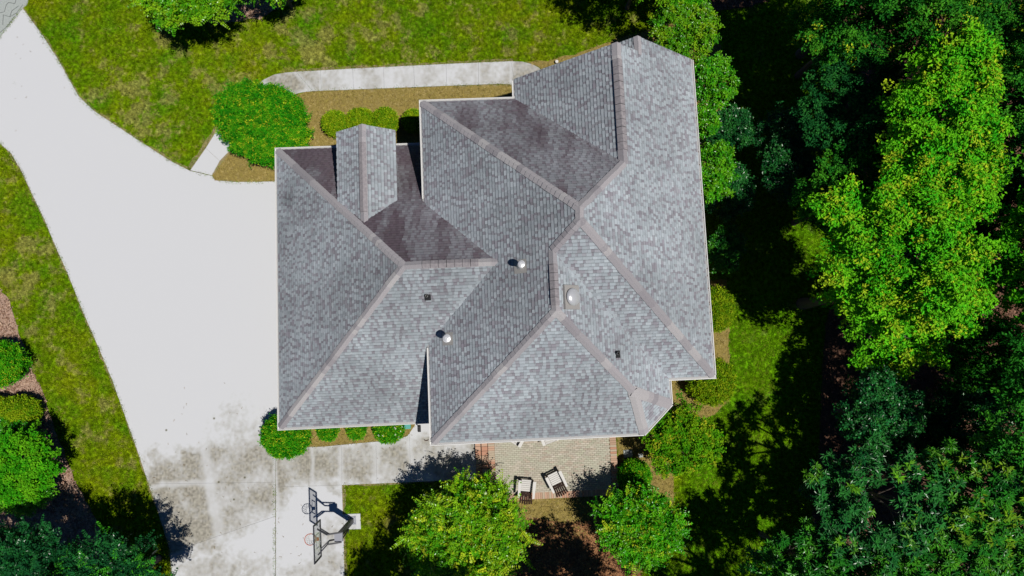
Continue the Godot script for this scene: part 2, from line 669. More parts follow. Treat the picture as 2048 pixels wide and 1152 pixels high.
func ridge_vent(roof: Node, a: Vector3, e: Vector3, p: float, half := 0.19) -> void:
	# a low plastic vent over the ridge under its own row of caps; dark slots along both sides
	var d := (e - a).normalized()
	var side := d.cross(Vector3.UP).normalized()
	var b := MB.new()
	var slot := MB.new()
	for s: float in [-1.0, 1.0]:
		var w := (side * s - Vector3(0, p, 0)).normalized()
		var nn := (side * s * p + Vector3.UP).normalized()
		var t0 := a + Vector3(0, 0.125, 0)
		var t1 := e + Vector3(0, 0.125, 0)
		b.quad(t0, t1, t1 + w * half, t0 + w * half)
		slot.quad(t0 + w * half, t1 + w * half, t1 + w * half - nn * 0.10, t0 + w * half - nn * 0.10)
		for q in [t0, t1]:
			b.quad(q, q + w * half, q + w * half - nn * 0.10, q - Vector3(0, 0.10, 0))
	var o := put("ridge_vent", b.mesh(M.vent_cap), roof)
	put("vent_slot", slot.mesh(M.black), o)
	var lines := MB.new()
	var n := int(a.distance_to(e) / 0.28)
	for i in range(1, n):
		var q := a.lerp(e, float(i) / n) + Vector3(0, 0.127, 0)
		for s: float in [-1.0, 1.0]:
			var w := (side * s - Vector3(0, p, 0)).normalized()
			var t := d * (0.012 if i % 3 else 0.02)
			lines.quad(q, q + w * half, q + w * half + t, q + t)
	put("cap_lap", lines.mesh(M.black if p > 0.7 else M.cap_d), o)


func gutter(house: Node, a: Vector2, e: Vector2, out: Vector2, h: float) -> void:
	# an open white trough along an eave; a-e is its outer edge
	var b := MB.new()
	var A := Vector3(a.x, h, a.y)
	var E := Vector3(e.x, h, e.y)
	var i3 := -Vector3(out.x, 0, out.y)
	var w := 0.175
	var y0 := Vector3(0, -0.06, 0)
	var y1 := Vector3(0, 0.075, 0)
	var floor_y := Vector3(0, 0.03, 0)
	b.quad(A + y0, E + y0, E + y1, A + y1)
	b.quad(A + y1, E + y1, E + y1 + i3 * 0.03, A + y1 + i3 * 0.03)
	b.quad(A + y1 + i3 * 0.03, E + y1 + i3 * 0.03, E + floor_y + i3 * 0.035, A + floor_y + i3 * 0.035)
	b.quad(A + floor_y + i3 * 0.035, E + floor_y + i3 * 0.035, E + floor_y + i3 * w, A + floor_y + i3 * w)
	b.quad(A + floor_y + i3 * w, E + floor_y + i3 * w, E + y1 + i3 * (w + 0.005), A + y1 + i3 * (w + 0.005))
	b.quad(A + y0, E + y0, E + y0 + i3 * w, A + y0 + i3 * w)
	b.quad(A + y0, A + y1, A + y1 + i3 * w, A + y0 + i3 * w)
	b.quad(E + y0, E + y1, E + y1 + i3 * w, E + y0 + i3 * w)
	put("gutter", b.mesh(M.white_trim), house)


func wall_box(house: Node, called: String, lo: Vector3, hi: Vector3, m: Material) -> MeshInstance3D:
	var b := MB.new()
	b.box((lo + hi) * 0.5, hi - lo)
	return put(called, b.mesh(m), house)


# ================================================================ scene
func _ready() -> void:
	# ---- camera: a drone's lens, tipped 5.7 degrees off straight down
	var cam := Camera3D.new()
	cam.name = "drone_camera"
	cam.transform = Transform3D(Basis(Vector3(0.99968, 0.02498, 0.00248), Vector3(0.00000, 0.09892, -0.99510), Vector3(-0.02510, 0.99478, 0.09889)), Vector3(0, 33, 0))
	cam.fov = 45.75
	cam.near = 0.1
	cam.far = 400.0
	cam.current = true
	add_child(cam, true)

	# ---- sky, sun, exposure
	var sky_m := ProceduralSkyMaterial.new()
	sky_m.sky_top_color = Color(0.16, 0.30, 0.52)
	sky_m.sky_horizon_color = Color(0.42, 0.52, 0.62)
	sky_m.sky_curve = 0.12
	sky_m.ground_bottom_color = Color(0.10, 0.11, 0.08)
	sky_m.ground_horizon_color = Color(0.45, 0.50, 0.52)
	sky_m.sun_angle_max = 2.0
	var sky := Sky.new()
	sky.sky_material = sky_m
	var env := Environment.new()
	env.background_mode = Environment.BG_SKY
	env.sky = sky
	env.tonemap_mode = Environment.TONE_MAPPER_LINEAR
	env.tonemap_exposure = 0.84
	env.background_energy_multiplier = 0.6
	env.sdfgi_enabled = true
	env.ssao_enabled = true
	env.ssil_enabled = true
	var we := WorldEnvironment.new()
	we.name = "world_environment"
	we.environment = env
	add_child(we, true)
	var sun := DirectionalLight3D.new()
	sun.name = "sun"
	sun.light_energy = 1.6
	sun.light_color = Color(1.0, 0.98, 0.95)
	sun.light_angular_distance = 0.5
	sun.shadow_enabled = true
	add_child(sun, true)
	sun.look_at_from_position(Vector3(32, 100, 20), Vector3.ZERO, Vector3.UP)

	noise_a.seed = 11
	noise_a.frequency = 0.16
	noise_a.fractal_octaves = 3
	noise_b.seed = 12
	noise_b.frequency = 0.9
	noise_b.fractal_octaves = 3
	noise_c.seed = 13
	noise_c.frequency = 0.35
	noise_c.fractal_octaves = 3
	noise_d.seed = 14
	noise_d.frequency = 0.75
	noise_d.fractal_octaves = 4

	make_materials()
	build_ground()
	build_house()
	build_plants()
	build_objects()
	build_grass()


func make_materials() -> void:
	material("shingle", Color.WHITE, 0.85, true)
	material("fascia", Color(0.42, 0.42, 0.42), 0.6)
	material("white_trim", Color(0.60, 0.60, 0.59), 0.45)
	material("cap_a", Color(0.345, 0.328, 0.345), 0.9)
	material("cap_b", Color(0.305, 0.292, 0.310), 0.9)
	material("cap_c", Color(0.390, 0.376, 0.385), 0.9)
	material("cap_d", Color(0.270, 0.256, 0.276), 0.9)
	for n in ["cap_a", "cap_b", "cap_c", "cap_d"]:
		grain(M[n], 0.06, M[n].albedo_color.srgb_to_linear() * 0.75, M[n].albedo_color.srgb_to_linear() * 1.25, 1.6, 5)
		M[n].albedo_color = Color.WHITE
	material("vent_cap", Color.WHITE, 0.85)
	grain(M.vent_cap, 0.03, Color(0.19, 0.175, 0.19), Color(0.36, 0.335, 0.345), 0.9, 8)
	material("black", Color(0.012, 0.012, 0.014), 0.6)
	material("metal", Color(0.62, 0.63, 0.64), 0.3)
	M.metal.metallic = 0.55
	material("dome_white", Color(0.58, 0.59, 0.61), 0.28)
	M.dome_white.metallic = 0.35
	material("rust_metal", Color(0.30, 0.29, 0.28), 0.55)
	material("boot", Color(0.02, 0.02, 0.022), 0.7)
	material("pvc", Color(0.62, 0.61, 0.58), 0.5)
	material("siding", Color(0.42, 0.37, 0.30), 0.8)
	grain(M.siding, 0.05, Color(0.36, 0.31, 0.25), Color(0.46, 0.41, 0.34), 0.8, 21)
	material("brick_wall", Color(0.22, 0.10, 0.07), 0.9)
	material("glass_dark", Color(0.02, 0.025, 0.03), 0.1)
	material("door_paint", Color(0.5, 0.49, 0.46), 0.5)
	material("bark", Color.WHITE, 0.95)
	grain(M.bark, 0.08, Color(0.07, 0.055, 0.045), Color(0.26, 0.22, 0.19), 1.4, 31)
	for n in ["leaf", "leaf_gloss"]:
		material(n, Color.WHITE, 0.65 if n == "leaf" else 0.32, true)
		M[n].backlight_enabled = true
		M[n].backlight = Color(0.30, 0.40, 0.06)
		M[n].metallic_specular = 0.2 if n == "leaf" else 0.45
	material("grass", Color.WHITE, 0.9, true)
	M.grass.metallic_specular = 0.1
	material("chip", Color.WHITE, 0.9, true)
	material("straw_bed", Color.WHITE, 0.95)
	grain(M.straw_bed, 0.05, Color(0.155, 0.115, 0.026), Color(0.34, 0.265, 0.085), 0.9, 41, 1.5)
	material("bark_bed", Color.WHITE, 0.95)
	grain(M.bark_bed, 0.06, Color(0.15, 0.065, 0.03), Color(0.42, 0.22, 0.10), 0.8, 45, 1.5)
	material("soil", Color.WHITE, 0.95)
	grain(M.soil, 0.08, Color(0.16, 0.125, 0.05), Color(0.36, 0.30, 0.17), 1.2, 44)
	material("litter_bed", Color.WHITE, 0.95)
	grain(M.litter_bed, 0.06, Color(0.20, 0.125, 0.09), Color(0.52, 0.37, 0.29), 0.8, 42, 1.5)
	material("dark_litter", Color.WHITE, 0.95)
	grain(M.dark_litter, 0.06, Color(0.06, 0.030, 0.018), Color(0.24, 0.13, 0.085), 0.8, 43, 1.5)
	material("brick_a", Color(0.30, 0.27, 0.185), 0.9, true)
	M.brick_a.albedo_color = Color.WHITE
	material("wood_pale", Color(0.55, 0.54, 0.52), 0.5)
	material("wood_dark", Color(0.060, 0.028, 0.022), 0.5)
	material("steel_dark", Color(0.030, 0.032, 0.042), 0.45)
	material("steel_grey", Color(0.28, 0.29, 0.33), 0.35)
	material("rim_orange", Color(0.45, 0.07, 0.02), 0.4)
	material("net", Color(0.6, 0.6, 0.58), 0.8)
	material("acrylic", Color(0.7, 0.8, 0.75), 0.05)
	M.acrylic.transparency = BaseMaterial3D.TRANSPARENCY_ALPHA
	M.acrylic.albedo_color.a = 0.12
	material("white_paint", Color(0.7, 0.7, 0.7), 0.5)
	material("teal_plastic", Color(0.08, 0.34, 0.30), 0.45)
	material("petal", Color(0.75, 0.73, 0.66), 0.6)
	material("asphalt", Color.WHITE, 0.9)
	grain(M.asphalt, 0.08, Color(0.26, 0.29, 0.28), Color(0.42, 0.45, 0.43), 0.7, 51)


# ---------------------------------------------------------------- ground, paving, beds
func stain_amount(q: Vector2, zones: Array, clean: Array) -> float:
	var wob := Vector2(noise_d.get_noise_2d(q.x * 0.9, q.y * 0.9), noise_d.get_noise_2d(q.x * 0.9 + 50.0, q.y * 0.9))
	var s := 0.0
	for k in 5:
		var w := q + wob * (0.35 + 0.12 * k) + Vector2(cos(k * 1.257), sin(k * 1.257)) * 0.30
		var one := 0.0
		for z in zones:
			if Geometry2D.is_point_in_polygon(w, z[0]):
				one = maxf(one, z[1])
		s += one * 0.2
	if s > 0.0:
		var n := noise_b.get_noise_2d(q.x * 0.8, q.y * 0.8) * 0.8 + noise_c.get_noise_2d(q.x * 1.6, q.y * 1.6) * 0.9
		s = clampf(s * 1.35 + n * 0.5 * clampf(s * 2.5, 0.0, 1.0) + noise_b.get_noise_2d(q.x * 4.0, q.y * 4.0) * 0.35 - 0.17, 0.0, 1.0)
		for c in clean:
			var near := Geometry2D.get_closest_point_to_segment(q + wob * 0.10, c[0], c[1]).distance_to(q + wob * 0.10)
			s *= clampf((near - c[2] * 0.4) / c[2], 0.0, 1.0) * 0.6 + 0.4 if near < c[2] * 1.4 else 1.0
	return s


func slab(parent: Node, poly: PackedVector2Array, y: float) -> void:
	var cut := Geometry2D.offset_polygon(poly, -0.003)
	if cut.is_empty(): return
	var b := MB.new()
	b.prism(cut[0], -0.05, y, Color.WHITE, 0.005)
	put("slab", b.mesh(M.concrete), parent)


func split(polys: Array, a: Vector2, e: Vector2) -> Array:
	# cut outlines along the line a-e
	var d := (e - a).normalized()
	var n := d.orthogonal()
	var out: Array = []
	for s in [1.0, -1.0]:
		var half := PackedVector2Array([a - d * 200, a + d * 200, a + d * 200 + n * 200 * s, a - d * 200 + n * 200 * s])
		for p in polys:
			for q in Geometry2D.intersect_polygons(p, half):
				if q.size() > 2: out.append(q)
	return out


func build_ground() -> void:
	# the lawn: one sheet, its worn and green patches in the colour texture
	var W := 1200
	var H := 700
	var im := Image.create(W, H, false, Image.FORMAT_RGB8)
	var fine := FastNoiseLite.new()
	fine.seed = 77
	fine.frequency = 4.0
	fine.fractal_octaves = 2
	for j in H:
		var z := -20.0 + 35.0 * (j + 0.5) / H
		for i in W:
			var x := -30.0 + 60.0 * (i + 0.5) / W
			var k := lawn_tint(x, z) * (1.0 + fine.get_noise_2d(x, z) * 1.1)
			im.set_pixel(i, j, k.linear_to_srgb())
	var gm := material("lawn", Color.WHITE, 0.95)
	gm.metallic_specular = 0.1
	gm.albedo_texture = ImageTexture.create_from_image(im)
	var b := MB.new()
	b.quad(Vector3(-150, 0, -150), Vector3(150, 0, -150), Vector3(150, 0, 150), Vector3(-150, 0, 150))
	put("ground", b.mesh(gm), null, "structure")

	# concrete with grey-brown weathering in the places where it was not washed
	var zones := [
		[PackedVector2Array([Vector2(-16.37, 4.62), Vector2(-15.22, 4.47), Vector2(-13.84, 4.25), Vector2(-12.23, 3.72), Vector2(-10.34, 3.80), Vector2(-10.02, 7.36), Vector2(-12.75, 8.42), Vector2(-14.11, 8.72), Vector2(-15.42, 9.16), Vector2(-16.43, 5.72)]), 0.62],
		[PackedVector2Array([Vector2(-16.19, 6.06), Vector2(-13.31, 5.97), Vector2(-12.75, 8.47), Vector2(-15.42, 9.16)]), 0.85],
		[PackedVector2Array([Vector2(-16.50, 4.46), Vector2(-14.30, 4.47), Vector2(-13.89, 5.85), Vector2(-16.13, 5.84)]), 0.75],
		[PackedVector2Array([Vector2(-10.29, 4.04), Vector2(-7.08, 4.05), Vector2(-7.03, 6.06), Vector2(-10.22, 6.11)]), 0.8],
		[PackedVector2Array([Vector2(-7.08, 4.05), Vector2(-3.07, 3.96), Vector2(-0.71, 3.97), Vector2(-0.70, 5.95), Vector2(-7.03, 6.02)]), 0.62],
		[PackedVector2Array([Vector2(-8.20, 7.74), Vector2(-7.00, 7.75), Vector2(-6.93, 10.76), Vector2(-8.08, 10.75)]), 0.55],
		[PackedVector2Array([Vector2(-10.07, 9.61), Vector2(-6.96, 9.65), Vector2(-6.93, 10.76), Vector2(-10.03, 10.73)]), 0.45],
		[PackedVector2Array([Vector2(-14.55, 9.12), Vector2(-12.28, 8.58), Vector2(-11.97, 10.71), Vector2(-14.82, 10.68)]), 0.5],
		[PackedVector2Array([Vector2(-12.02, 9.37), Vector2(-10.16, 8.83), Vector2(-10.10, 10.73), Vector2(-11.97, 10.71)]), 0.33],
		[PackedVector2Array([Vector2(-7.01, 7.16), Vector2(-6.08, 7.17), Vector2(-6.06, 8.19), Vector2(-6.99, 8.18)]), 0.35],
		[PackedVector2Array([Vector2(-11.55, -14.17), Vector2(-9.08, -14.24), Vector2(-8.55, -12.91), Vector2(-10.64, -12.77)]), 0.8],
		[PackedVector2Array([Vector2(-9.08, -14.24), Vector2(1.01, -14.85), Vector2(1.01, -13.37), Vector2(-8.55, -12.91)]), 0.36],
		[PackedVector2Array([Vector2(0.76, -14.85), Vector2(2.65, -14.86), Vector2(2.64, -13.51), Vector2(0.76, -13.49)]), 0.7],
		[PackedVector2Array([Vector2(-12.08, 1.58), Vector2(-10.63, 2.76), Vector2(-10.32, 4.38), Vector2(-12.91, 4.37), Vector2(-13.42, 3.21)]), 0.25],
	]
	var clean := [
		[Vector2(-13.75, 3.67), Vector2(-13.31, 5.86), 0.26], [Vector2(-13.31, 5.86), Vector2(-12.72, 8.47), 0.24], [Vector2(-16.11, 6.13), Vector2(-15.50, 5.91), 0.14], [Vector2(-15.50, 5.91), Vector2(-13.66, 5.90), 0.14],
		[Vector2(-8.60, 4.16), Vector2(-8.55, 6.05), 0.10], [Vector2(-7.24, 4.05), Vector2(-7.20, 6.06), 0.14], [Vector2(-5.60, 4.06), Vector2(-5.56, 5.98), 0.16], [Vector2(-4.02, 4.07), Vector2(-3.99, 5.99), 0.12],
		[Vector2(-9.95, -14.19), Vector2(-9.05, -13.11), 0.16], [Vector2(-8.66, -14.25), Vector2(-8.63, -13.17), 0.09], [Vector2(-7.10, -14.34), Vector2(-7.03, -13.13), 0.30], [Vector2(-5.56, -14.48), Vector2(-5.49, -13.19), 0.2], [Vector2(-4.07, -14.55), Vector2(-4.00, -13.20), 0.36], [Vector2(-2.42, -14.64), Vector2(-2.41, -13.26), 0.14], [Vector2(-0.82, -14.73), Vector2(-0.82, -13.35), 0.12], [Vector2(0.86, -14.80), Vector2(0.76, -13.44), 0.10], [Vector2(-10.35, 3.46), Vector2(-10.12, 10.06), 0.12],
	]
	var CW := 900
	var CH := 525
	var ci := Image.create(CW, CH, false, Image.FORMAT_RGB8)
	for j in CH:
		var z := -20.0 + 35.0 * (j + 0.5) / CH
		for i in CW:
			var x := -30.0 + 60.0 * (i + 0.5) / CW
			var q := Vector2(x, z)
			var k := Color(0.535, 0.55, 0.565)
			if x < 4.0:
				var s := stain_amount(q, zones, clean)
				var g := 1.0 + fine.get_noise_2d(x * 1.5, z * 1.5) * 0.6 * s
				k = k.lerp(Color(0.290, 0.275, 0.232) * g, s)
			ci.set_pixel(i, j, k.linear_to_srgb())
	# a few oil spots
	for s in [[Vector2(-13.25, 2.93), 1], [Vector2(-12.90, 5.86), 1], [Vector2(-10.62, 4.52), 1], [Vector2(-12.19, 6.66), 1], [Vector2(-15.46, 3.43), 1], [Vector2(-11.72, 5.64), 1]]:
		ci.set_pixel(int((s[0].x + 30.0) / 60.0 * CW), int((s[0].y + 20.0) / 35.0 * CH), Color(0.25, 0.24, 0.16))
	var cm := material("concrete", Color.WHITE, 0.9)
	cm.albedo_texture = ImageTexture.create_from_image(ci)

	# driveway
	var drive := PackedVector2Array([Vector2(-27.34, -9.27), Vector2(-27.71, -13.78), Vector2(-24.47, -15.71), Vector2(-23.45, -17.25), Vector2(-22.41, -15.88), Vector2(-21.61, -14.70), Vector2(-21.07, -13.81), Vector2(-20.45, -12.75), Vector2(-19.63, -11.99), Vector2(-18.37, -11.16), Vector2(-17.12, -10.34), Vector2(-15.88, -9.54), Vector2(-14.86, -9.02), Vector2(-13.79, -8.78), Vector2(-13.66, -8.56), Vector2(-12.69, -8.48), Vector2(-10.37, -8.52), Vector2(-10.00, 3.41), Vector2(-10.35, 3.50), Vector2(-9.80, 20.85), Vector2(-13.48, 20.78), Vector2(-15.02, 8.90), Vector2(-15.65, 7.14), Vector2(-16.07, 6.07), Vector2(-16.73, 4.35), Vector2(-17.40, 2.72), Vector2(-18.07, 1.09), Vector2(-18.73, -0.32), Vector2(-19.66, -2.23), Vector2(-20.47, -4.03), Vector2(-21.14, -5.36), Vector2(-21.70, -6.58), Vector2(-22.23, -7.56), Vector2(-22.92, -8.91), Vector2(-23.53, -9.88), Vector2(-24.09, -10.35)])
	var dn := Node3D.new()
	dn.name = "driveway"
	add_child(dn, true)
	dn.set_meta("kind", "structure")
	var pieces: Array = [drive]
	pieces = split(pieces, Vector2(-16.31, 5.90), Vector2(-10.28, 5.86))
	pieces = split(pieces, Vector2(-15.01, 9.01), Vector2(-10.23, 7.41))
	for q in pieces:
		slab(dn, q, 0.03)
	no_grass.append(Geometry2D.offset_polygon(drive, -0.07)[0])

	# basketball pad beside the driveway, with a small footing for the post
	var pn := Node3D.new()
	pn.name = "court_pad"
	add_child(pn, true)
	pn.set_meta("kind", "structure")
	slab(pn, PackedVector2Array([Vector2(-10.25, 6.08), Vector2(-7.17, 6.01), Vector2(-7.06, 8.11), Vector2(-6.45, 20.91), Vector2(-9.78, 20.85)]), 0.034)
	slab(pn, PackedVector2Array([Vector2(-7.10, 7.34), Vector2(-6.29, 7.32), Vector2(-6.25, 8.03), Vector2(-7.06, 8.04)]), 0.03)
	no_grass.append(PackedVector2Array([Vector2(-10.25, 5.99), Vector2(-7.13, 5.97), Vector2(-6.45, 20.91), Vector2(-9.78, 20.85)]))
	no_grass.append(PackedVector2Array([Vector2(-7.10, 7.29), Vector2(-6.26, 7.30), Vector2(-6.22, 8.07), Vector2(-7.06, 8.07)]))

	# side path to the patio steps
	var sn := Node3D.new()
	sn.name = "side_path"
	add_child(sn, true)
	sn.set_meta("kind", "structure")
	var side_path := PackedVector2Array([Vector2(-10.35, 3.50), Vector2(-10.00, 3.41), Vector2(-9.18, 4.27), Vector2(-8.01, 4.23), Vector2(-6.37, 4.08), Vector2(-4.73, 3.95), Vector2(-4.14, 3.77), Vector2(-3.79, 3.26), Vector2(-3.79, 2.90), Vector2(-2.02, 2.84), Vector2(-2.01, 3.73), Vector2(-0.61, 3.69), Vector2(-0.56, 5.78), Vector2(-3.99, 5.90), Vector2(-7.17, 6.01), Vector2(-10.25, 6.08)])
	var sp: Array = [side_path]
	for u in [[Vector2(-8.79, 3.93), Vector2(-8.71, 6.12)], [Vector2(-7.24, 3.94), Vector2(-7.17, 6.06)], [Vector2(-5.63, 3.71), Vector2(-5.54, 5.98)], [Vector2(-4.05, 3.49), Vector2(-3.95, 5.95)], [Vector2(-2.47, 3.03), Vector2(-2.37, 5.86)]]:
		sp = split(sp, u[0], u[1])
	for q in sp:
		slab(sn, q, 0.04)
	no_grass.append(side_path)

	# front walk: from the driveway under the big shrub, then straight along the front lawn
	var fn := Node3D.new()
	fn.name = "front_path"
	add_child(fn, true)
	fn.set_meta("kind", "structure")
	slab(fn, PackedVector2Array([Vector2(-14.86, -9.05), Vector2(-14.16, -10.16), Vector2(-13.46, -9.53), Vector2(-13.81, -8.80)]), 0.045)
	slab(fn, PackedVector2Array([Vector2(-14.16, -10.16), Vector2(-13.53, -11.29), Vector2(-12.69, -10.39), Vector2(-13.46, -9.53)]), 0.045)
	slab(fn, PackedVector2Array([Vector2(-13.53, -11.29), Vector2(-12.60, -12.75), Vector2(-11.40, -12.07), Vector2(-12.69, -10.39)]), 0.045)
	slab(fn, PackedVector2Array([Vector2(-12.60, -12.75), Vector2(-11.46, -13.66), Vector2(-10.97, -13.92), Vector2(-10.43, -14.03), Vector2(-9.89, -14.08), Vector2(-9.03, -13.09), Vector2(-9.54, -13.03), Vector2(-10.03, -12.90), Vector2(-11.40, -12.07)]), 0.045)
	var straight := PackedVector2Array([Vector2(-9.89, -14.08), Vector2(-7.22, -14.26), Vector2(-4.74, -14.41), Vector2(-2.25, -14.56), Vector2(0.81, -14.72), Vector2(1.01, -13.50), Vector2(0.26, -13.54), Vector2(-2.24, -13.42), Vector2(-4.73, -13.30), Vector2(-7.20, -13.18), Vector2(-9.03, -13.09)])
	var fp: Array = [straight]
	for u in [[Vector2(-8.69, -14.45), Vector2(-8.60, -12.91)], [Vector2(-7.10, -14.47), Vector2(-7.00, -12.92)], [Vector2(-5.57, -14.61), Vector2(-5.49, -12.93)], [Vector2(-4.07, -14.62), Vector2(-3.98, -12.94)], [Vector2(-2.45, -14.77), Vector2(-2.39, -12.95)], [Vector2(-0.82, -14.91), Vector2(-0.82, -12.97)]]:
		fp = split(fp, u[0], u[1])
	for q in fp:
		slab(fn, q, 0.045)
	slab(fn, PackedVector2Array([Vector2(0.81, -14.72), Vector2(1.39, -14.70), Vector2(1.89, -14.57), Vector2(2.22, -14.39), Vector2(2.47, -14.13), Vector2(2.64, -13.51), Vector2(1.01, -13.50)]), 0.045)
	no_grass.append(Geometry2D.offset_polygon(straight, -0.05)[0])
	no_grass.append(PackedVector2Array([Vector2(-14.86, -9.05), Vector2(-13.53, -11.29), Vector2(-12.60, -12.75), Vector2(-11.46, -13.66), Vector2(-10.97, -13.92), Vector2(-9.89, -14.08), Vector2(-9.03, -13.09), Vector2(-10.03, -12.90), Vector2(-11.40, -12.07), Vector2(-13.81, -8.80)]))
	no_grass.append(PackedVector2Array([Vector2(0.81, -14.72), Vector2(1.39, -14.70), Vector2(1.89, -14.57), Vector2(2.22, -14.39), Vector2(2.47, -14.13), Vector2(2.64, -13.51), Vector2(1.01, -13.50)]))

	# bare soil and dead grass along the edges of the paving
	for e in [[drive, 0.08], [straight, 0.14], [side_path, 0.07], [PackedVector2Array([Vector2(-14.86, -9.05), Vector2(-13.53, -11.29), Vector2(-12.69, -10.39), Vector2(-13.81, -8.80)]), 0.2], [PackedVector2Array([Vector2(-10.25, 6.08), Vector2(-7.13, 6.01), Vector2(-6.45, 20.91), Vector2(-9.78, 20.85)]), 0.08]]:
		for q in Geometry2D.offset_polygon(e[0], e[1]):
			var ragged := PackedVector2Array()
			for i in q.size():
				var a: Vector2 = q[i]
				var z: Vector2 = q[(i + 1) % q.size()]
				var steps := clampi(int(a.distance_to(z) / 0.3), 1, 120)
				for t in steps:
					var w := a.lerp(z, float(t) / steps)
					ragged.append(w + (z - a).orthogonal().normalized() * noise_b.get_noise_2d(w.x * 4.0, w.y * 4.0) * 0.12)
			var se := MB.new()
			se.prism(ragged, -0.02, 0.006)
			put("soil_edge", se.mesh(M.soil), null, "structure")

	# a corner of the street, cracked asphalt
	var st := MB.new()
	st.prism(PackedVector2Array([Vector2(-31.19, -9.99), Vector2(-32.17, -20.73), Vector2(-22.36, -20.87), Vector2(-23.16, -17.95), Vector2(-23.27, -17.43), Vector2(-23.46, -17.27), Vector2(-24.47, -15.73), Vector2(-27.71, -13.78)]), -0.03, 0.018)
	put("street", st.mesh(M.asphalt), null, "structure")
	no_grass.append(PackedVector2Array([Vector2(-31.19, -9.99), Vector2(-32.17, -20.73), Vector2(-22.36, -20.87), Vector2(-23.11, -17.96), Vector2(-23.27, -17.38), Vector2(-23.46, -17.27), Vector2(-24.47, -15.73), Vector2(-27.71, -13.78)]))
	var cr := MB.new()
	for line in [[Vector3(-24.56, 0.00, -17.00), Vector3(-24.34, 0.00, -17.06), Vector3(-24.27, 0.00, -17.42), Vector3(-24.16, 0.00, -17.55), Vector3(-23.86, 0.00, -17.48)], [Vector3(-24.37, 0.00, -16.38), Vector3(-24.38, 0.00, -16.90), Vector3(-24.06, 0.00, -16.80), Vector3(-23.73, 0.00, -17.01), Vector3(-23.47, 0.00, -17.43)], [Vector3(-24.06, 0.00, -16.80), Vector3(-23.98, 0.00, -17.11), Vector3(-23.66, 0.00, -17.37)], [Vector3(-23.86, 0.00, -17.48), Vector3(-23.75, 0.00, -17.95)], [Vector3(-24.49, 0.00, -15.97), Vector3(-24.17, 0.00, -16.28), Vector3(-23.82, 0.00, -16.85)]]:
		for i in line.size() - 1:
			cr.bar(line[i] + Vector3(0, 0.017, 0), line[i + 1] + Vector3(0, 0.0175, 0), 0.016, 0.008)
	put("street_crack", cr.mesh(M.black), null, "structure")

	# planting beds
	var needle := MB.new()
	needle.box(Vector3(0, 0, 0.02), Vector3(0.012, 0.006, 0.16), Basis(Vector3.UP, 0.3))
	needle.box(Vector3(0.03, 0.01, -0.02), Vector3(0.012, 0.006, 0.14), Basis(Vector3.UP, -0.7))
	needle.box(Vector3(-0.03, 0.004, 0), Vector3(0.012, 0.006, 0.12), Basis(Vector3.UP, 1.2))
	var straw := needle.mesh(M.chip)
	var dead := MB.new()
	for i in 3:
		leaf(dead, Vector3(i * 0.05 - 0.05, i * 0.008, (i % 2) * 0.06), Vector3(cos(i * 2.0), 0.15, sin(i * 2.0)), Vector3.UP, 0.09, 0.05, Color(1, 1, 1) * (0.8 + i * 0.15))
	var litter := dead.mesh(M.chip)
	# a few dead leaves blown over the paving
	var lr := RandomNumberGenerator.new()
	lr.seed = 61
	var lspots: Array = []
	var ltints: Array = []
	for zone in [[Vector2(-15.35, 6.64), 3.0, 35, 0.034], [Vector2(-12.65, 5.06), 4.0, 40, 0.034], [Vector2(-4.47, 5.11), 3.5, 45, 0.044], [Vector2(-8.59, 8.73), 2.5, 25, 0.038], [Vector2(-22.45, -14.59), 3.0, 20, 0.034]]:
		for i in zone[2]:
			var q: Vector2 = zone[0] + Vector2(lr.randfn(), lr.randfn()) * zone[1] * 0.5
			lspots.append(Transform3D(Basis(Vector3.UP, lr.randf() * TAU) * lr.randf_range(0.3, 0.55), Vector3(q.x, zone[3], q.y)))
			ltints.append(Color(0.20, 0.13, 0.05) * lr.randf_range(0.6, 1.3))
	scatter(dn, "fallen_leaves", litter, lspots, ltints)
	var straw_pal := [Color(0.30, 0.225, 0.060), Color(0.22, 0.165, 0.042), Color(0.37, 0.29, 0.11), Color(0.27, 0.22, 0.05)]
	var litter_pal := [Color(0.42, 0.28, 0.20), Color(0.30, 0.18, 0.12), Color(0.50, 0.36, 0.26), Color(0.22, 0.12, 0.08)]
	var bark_pal := [Color(0.36, 0.17, 0.075), Color(0.24, 0.11, 0.05), Color(0.44, 0.24, 0.11), Color(0.17, 0.075, 0.04)]
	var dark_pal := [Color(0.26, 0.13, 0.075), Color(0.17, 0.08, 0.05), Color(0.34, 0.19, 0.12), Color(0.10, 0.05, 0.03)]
	bed("front_mulch_bed", PackedVector2Array([Vector2(-12.69, -10.34), Vector2(-11.35, -12.02), Vector2(-9.96, -12.87), Vector2(-9.03, -13.06), Vector2(-7.20, -13.15), Vector2(-4.73, -13.27), Vector2(-2.24, -13.39), Vector2(1.01, -13.47), Vector2(1.00, -11.18), Vector2(-3.21, -11.15), Vector2(-3.20, -9.13), Vector2(-10.38, -9.09), Vector2(-10.37, -8.54), Vector2(-12.69, -8.51), Vector2(-13.64, -8.58), Vector2(-13.77, -8.78)]), M.straw_bed, straw, straw_pal, 110.0, 1)
	bed("corner_mulch_bed", PackedVector2Array([Vector2(1.51, -14.70), Vector2(2.40, -14.73), Vector2(4.04, -15.11), Vector2(6.08, -15.89), Vector2(8.65, -16.71), Vector2(10.96, -17.00), Vector2(11.90, -14.37), Vector2(11.42, -7.67), Vector2(2.48, -9.40), Vector2(2.66, -13.46), Vector2(2.49, -14.13), Vector2(2.22, -14.42)]), M.straw_bed, straw, straw_pal, 90.0, 2)
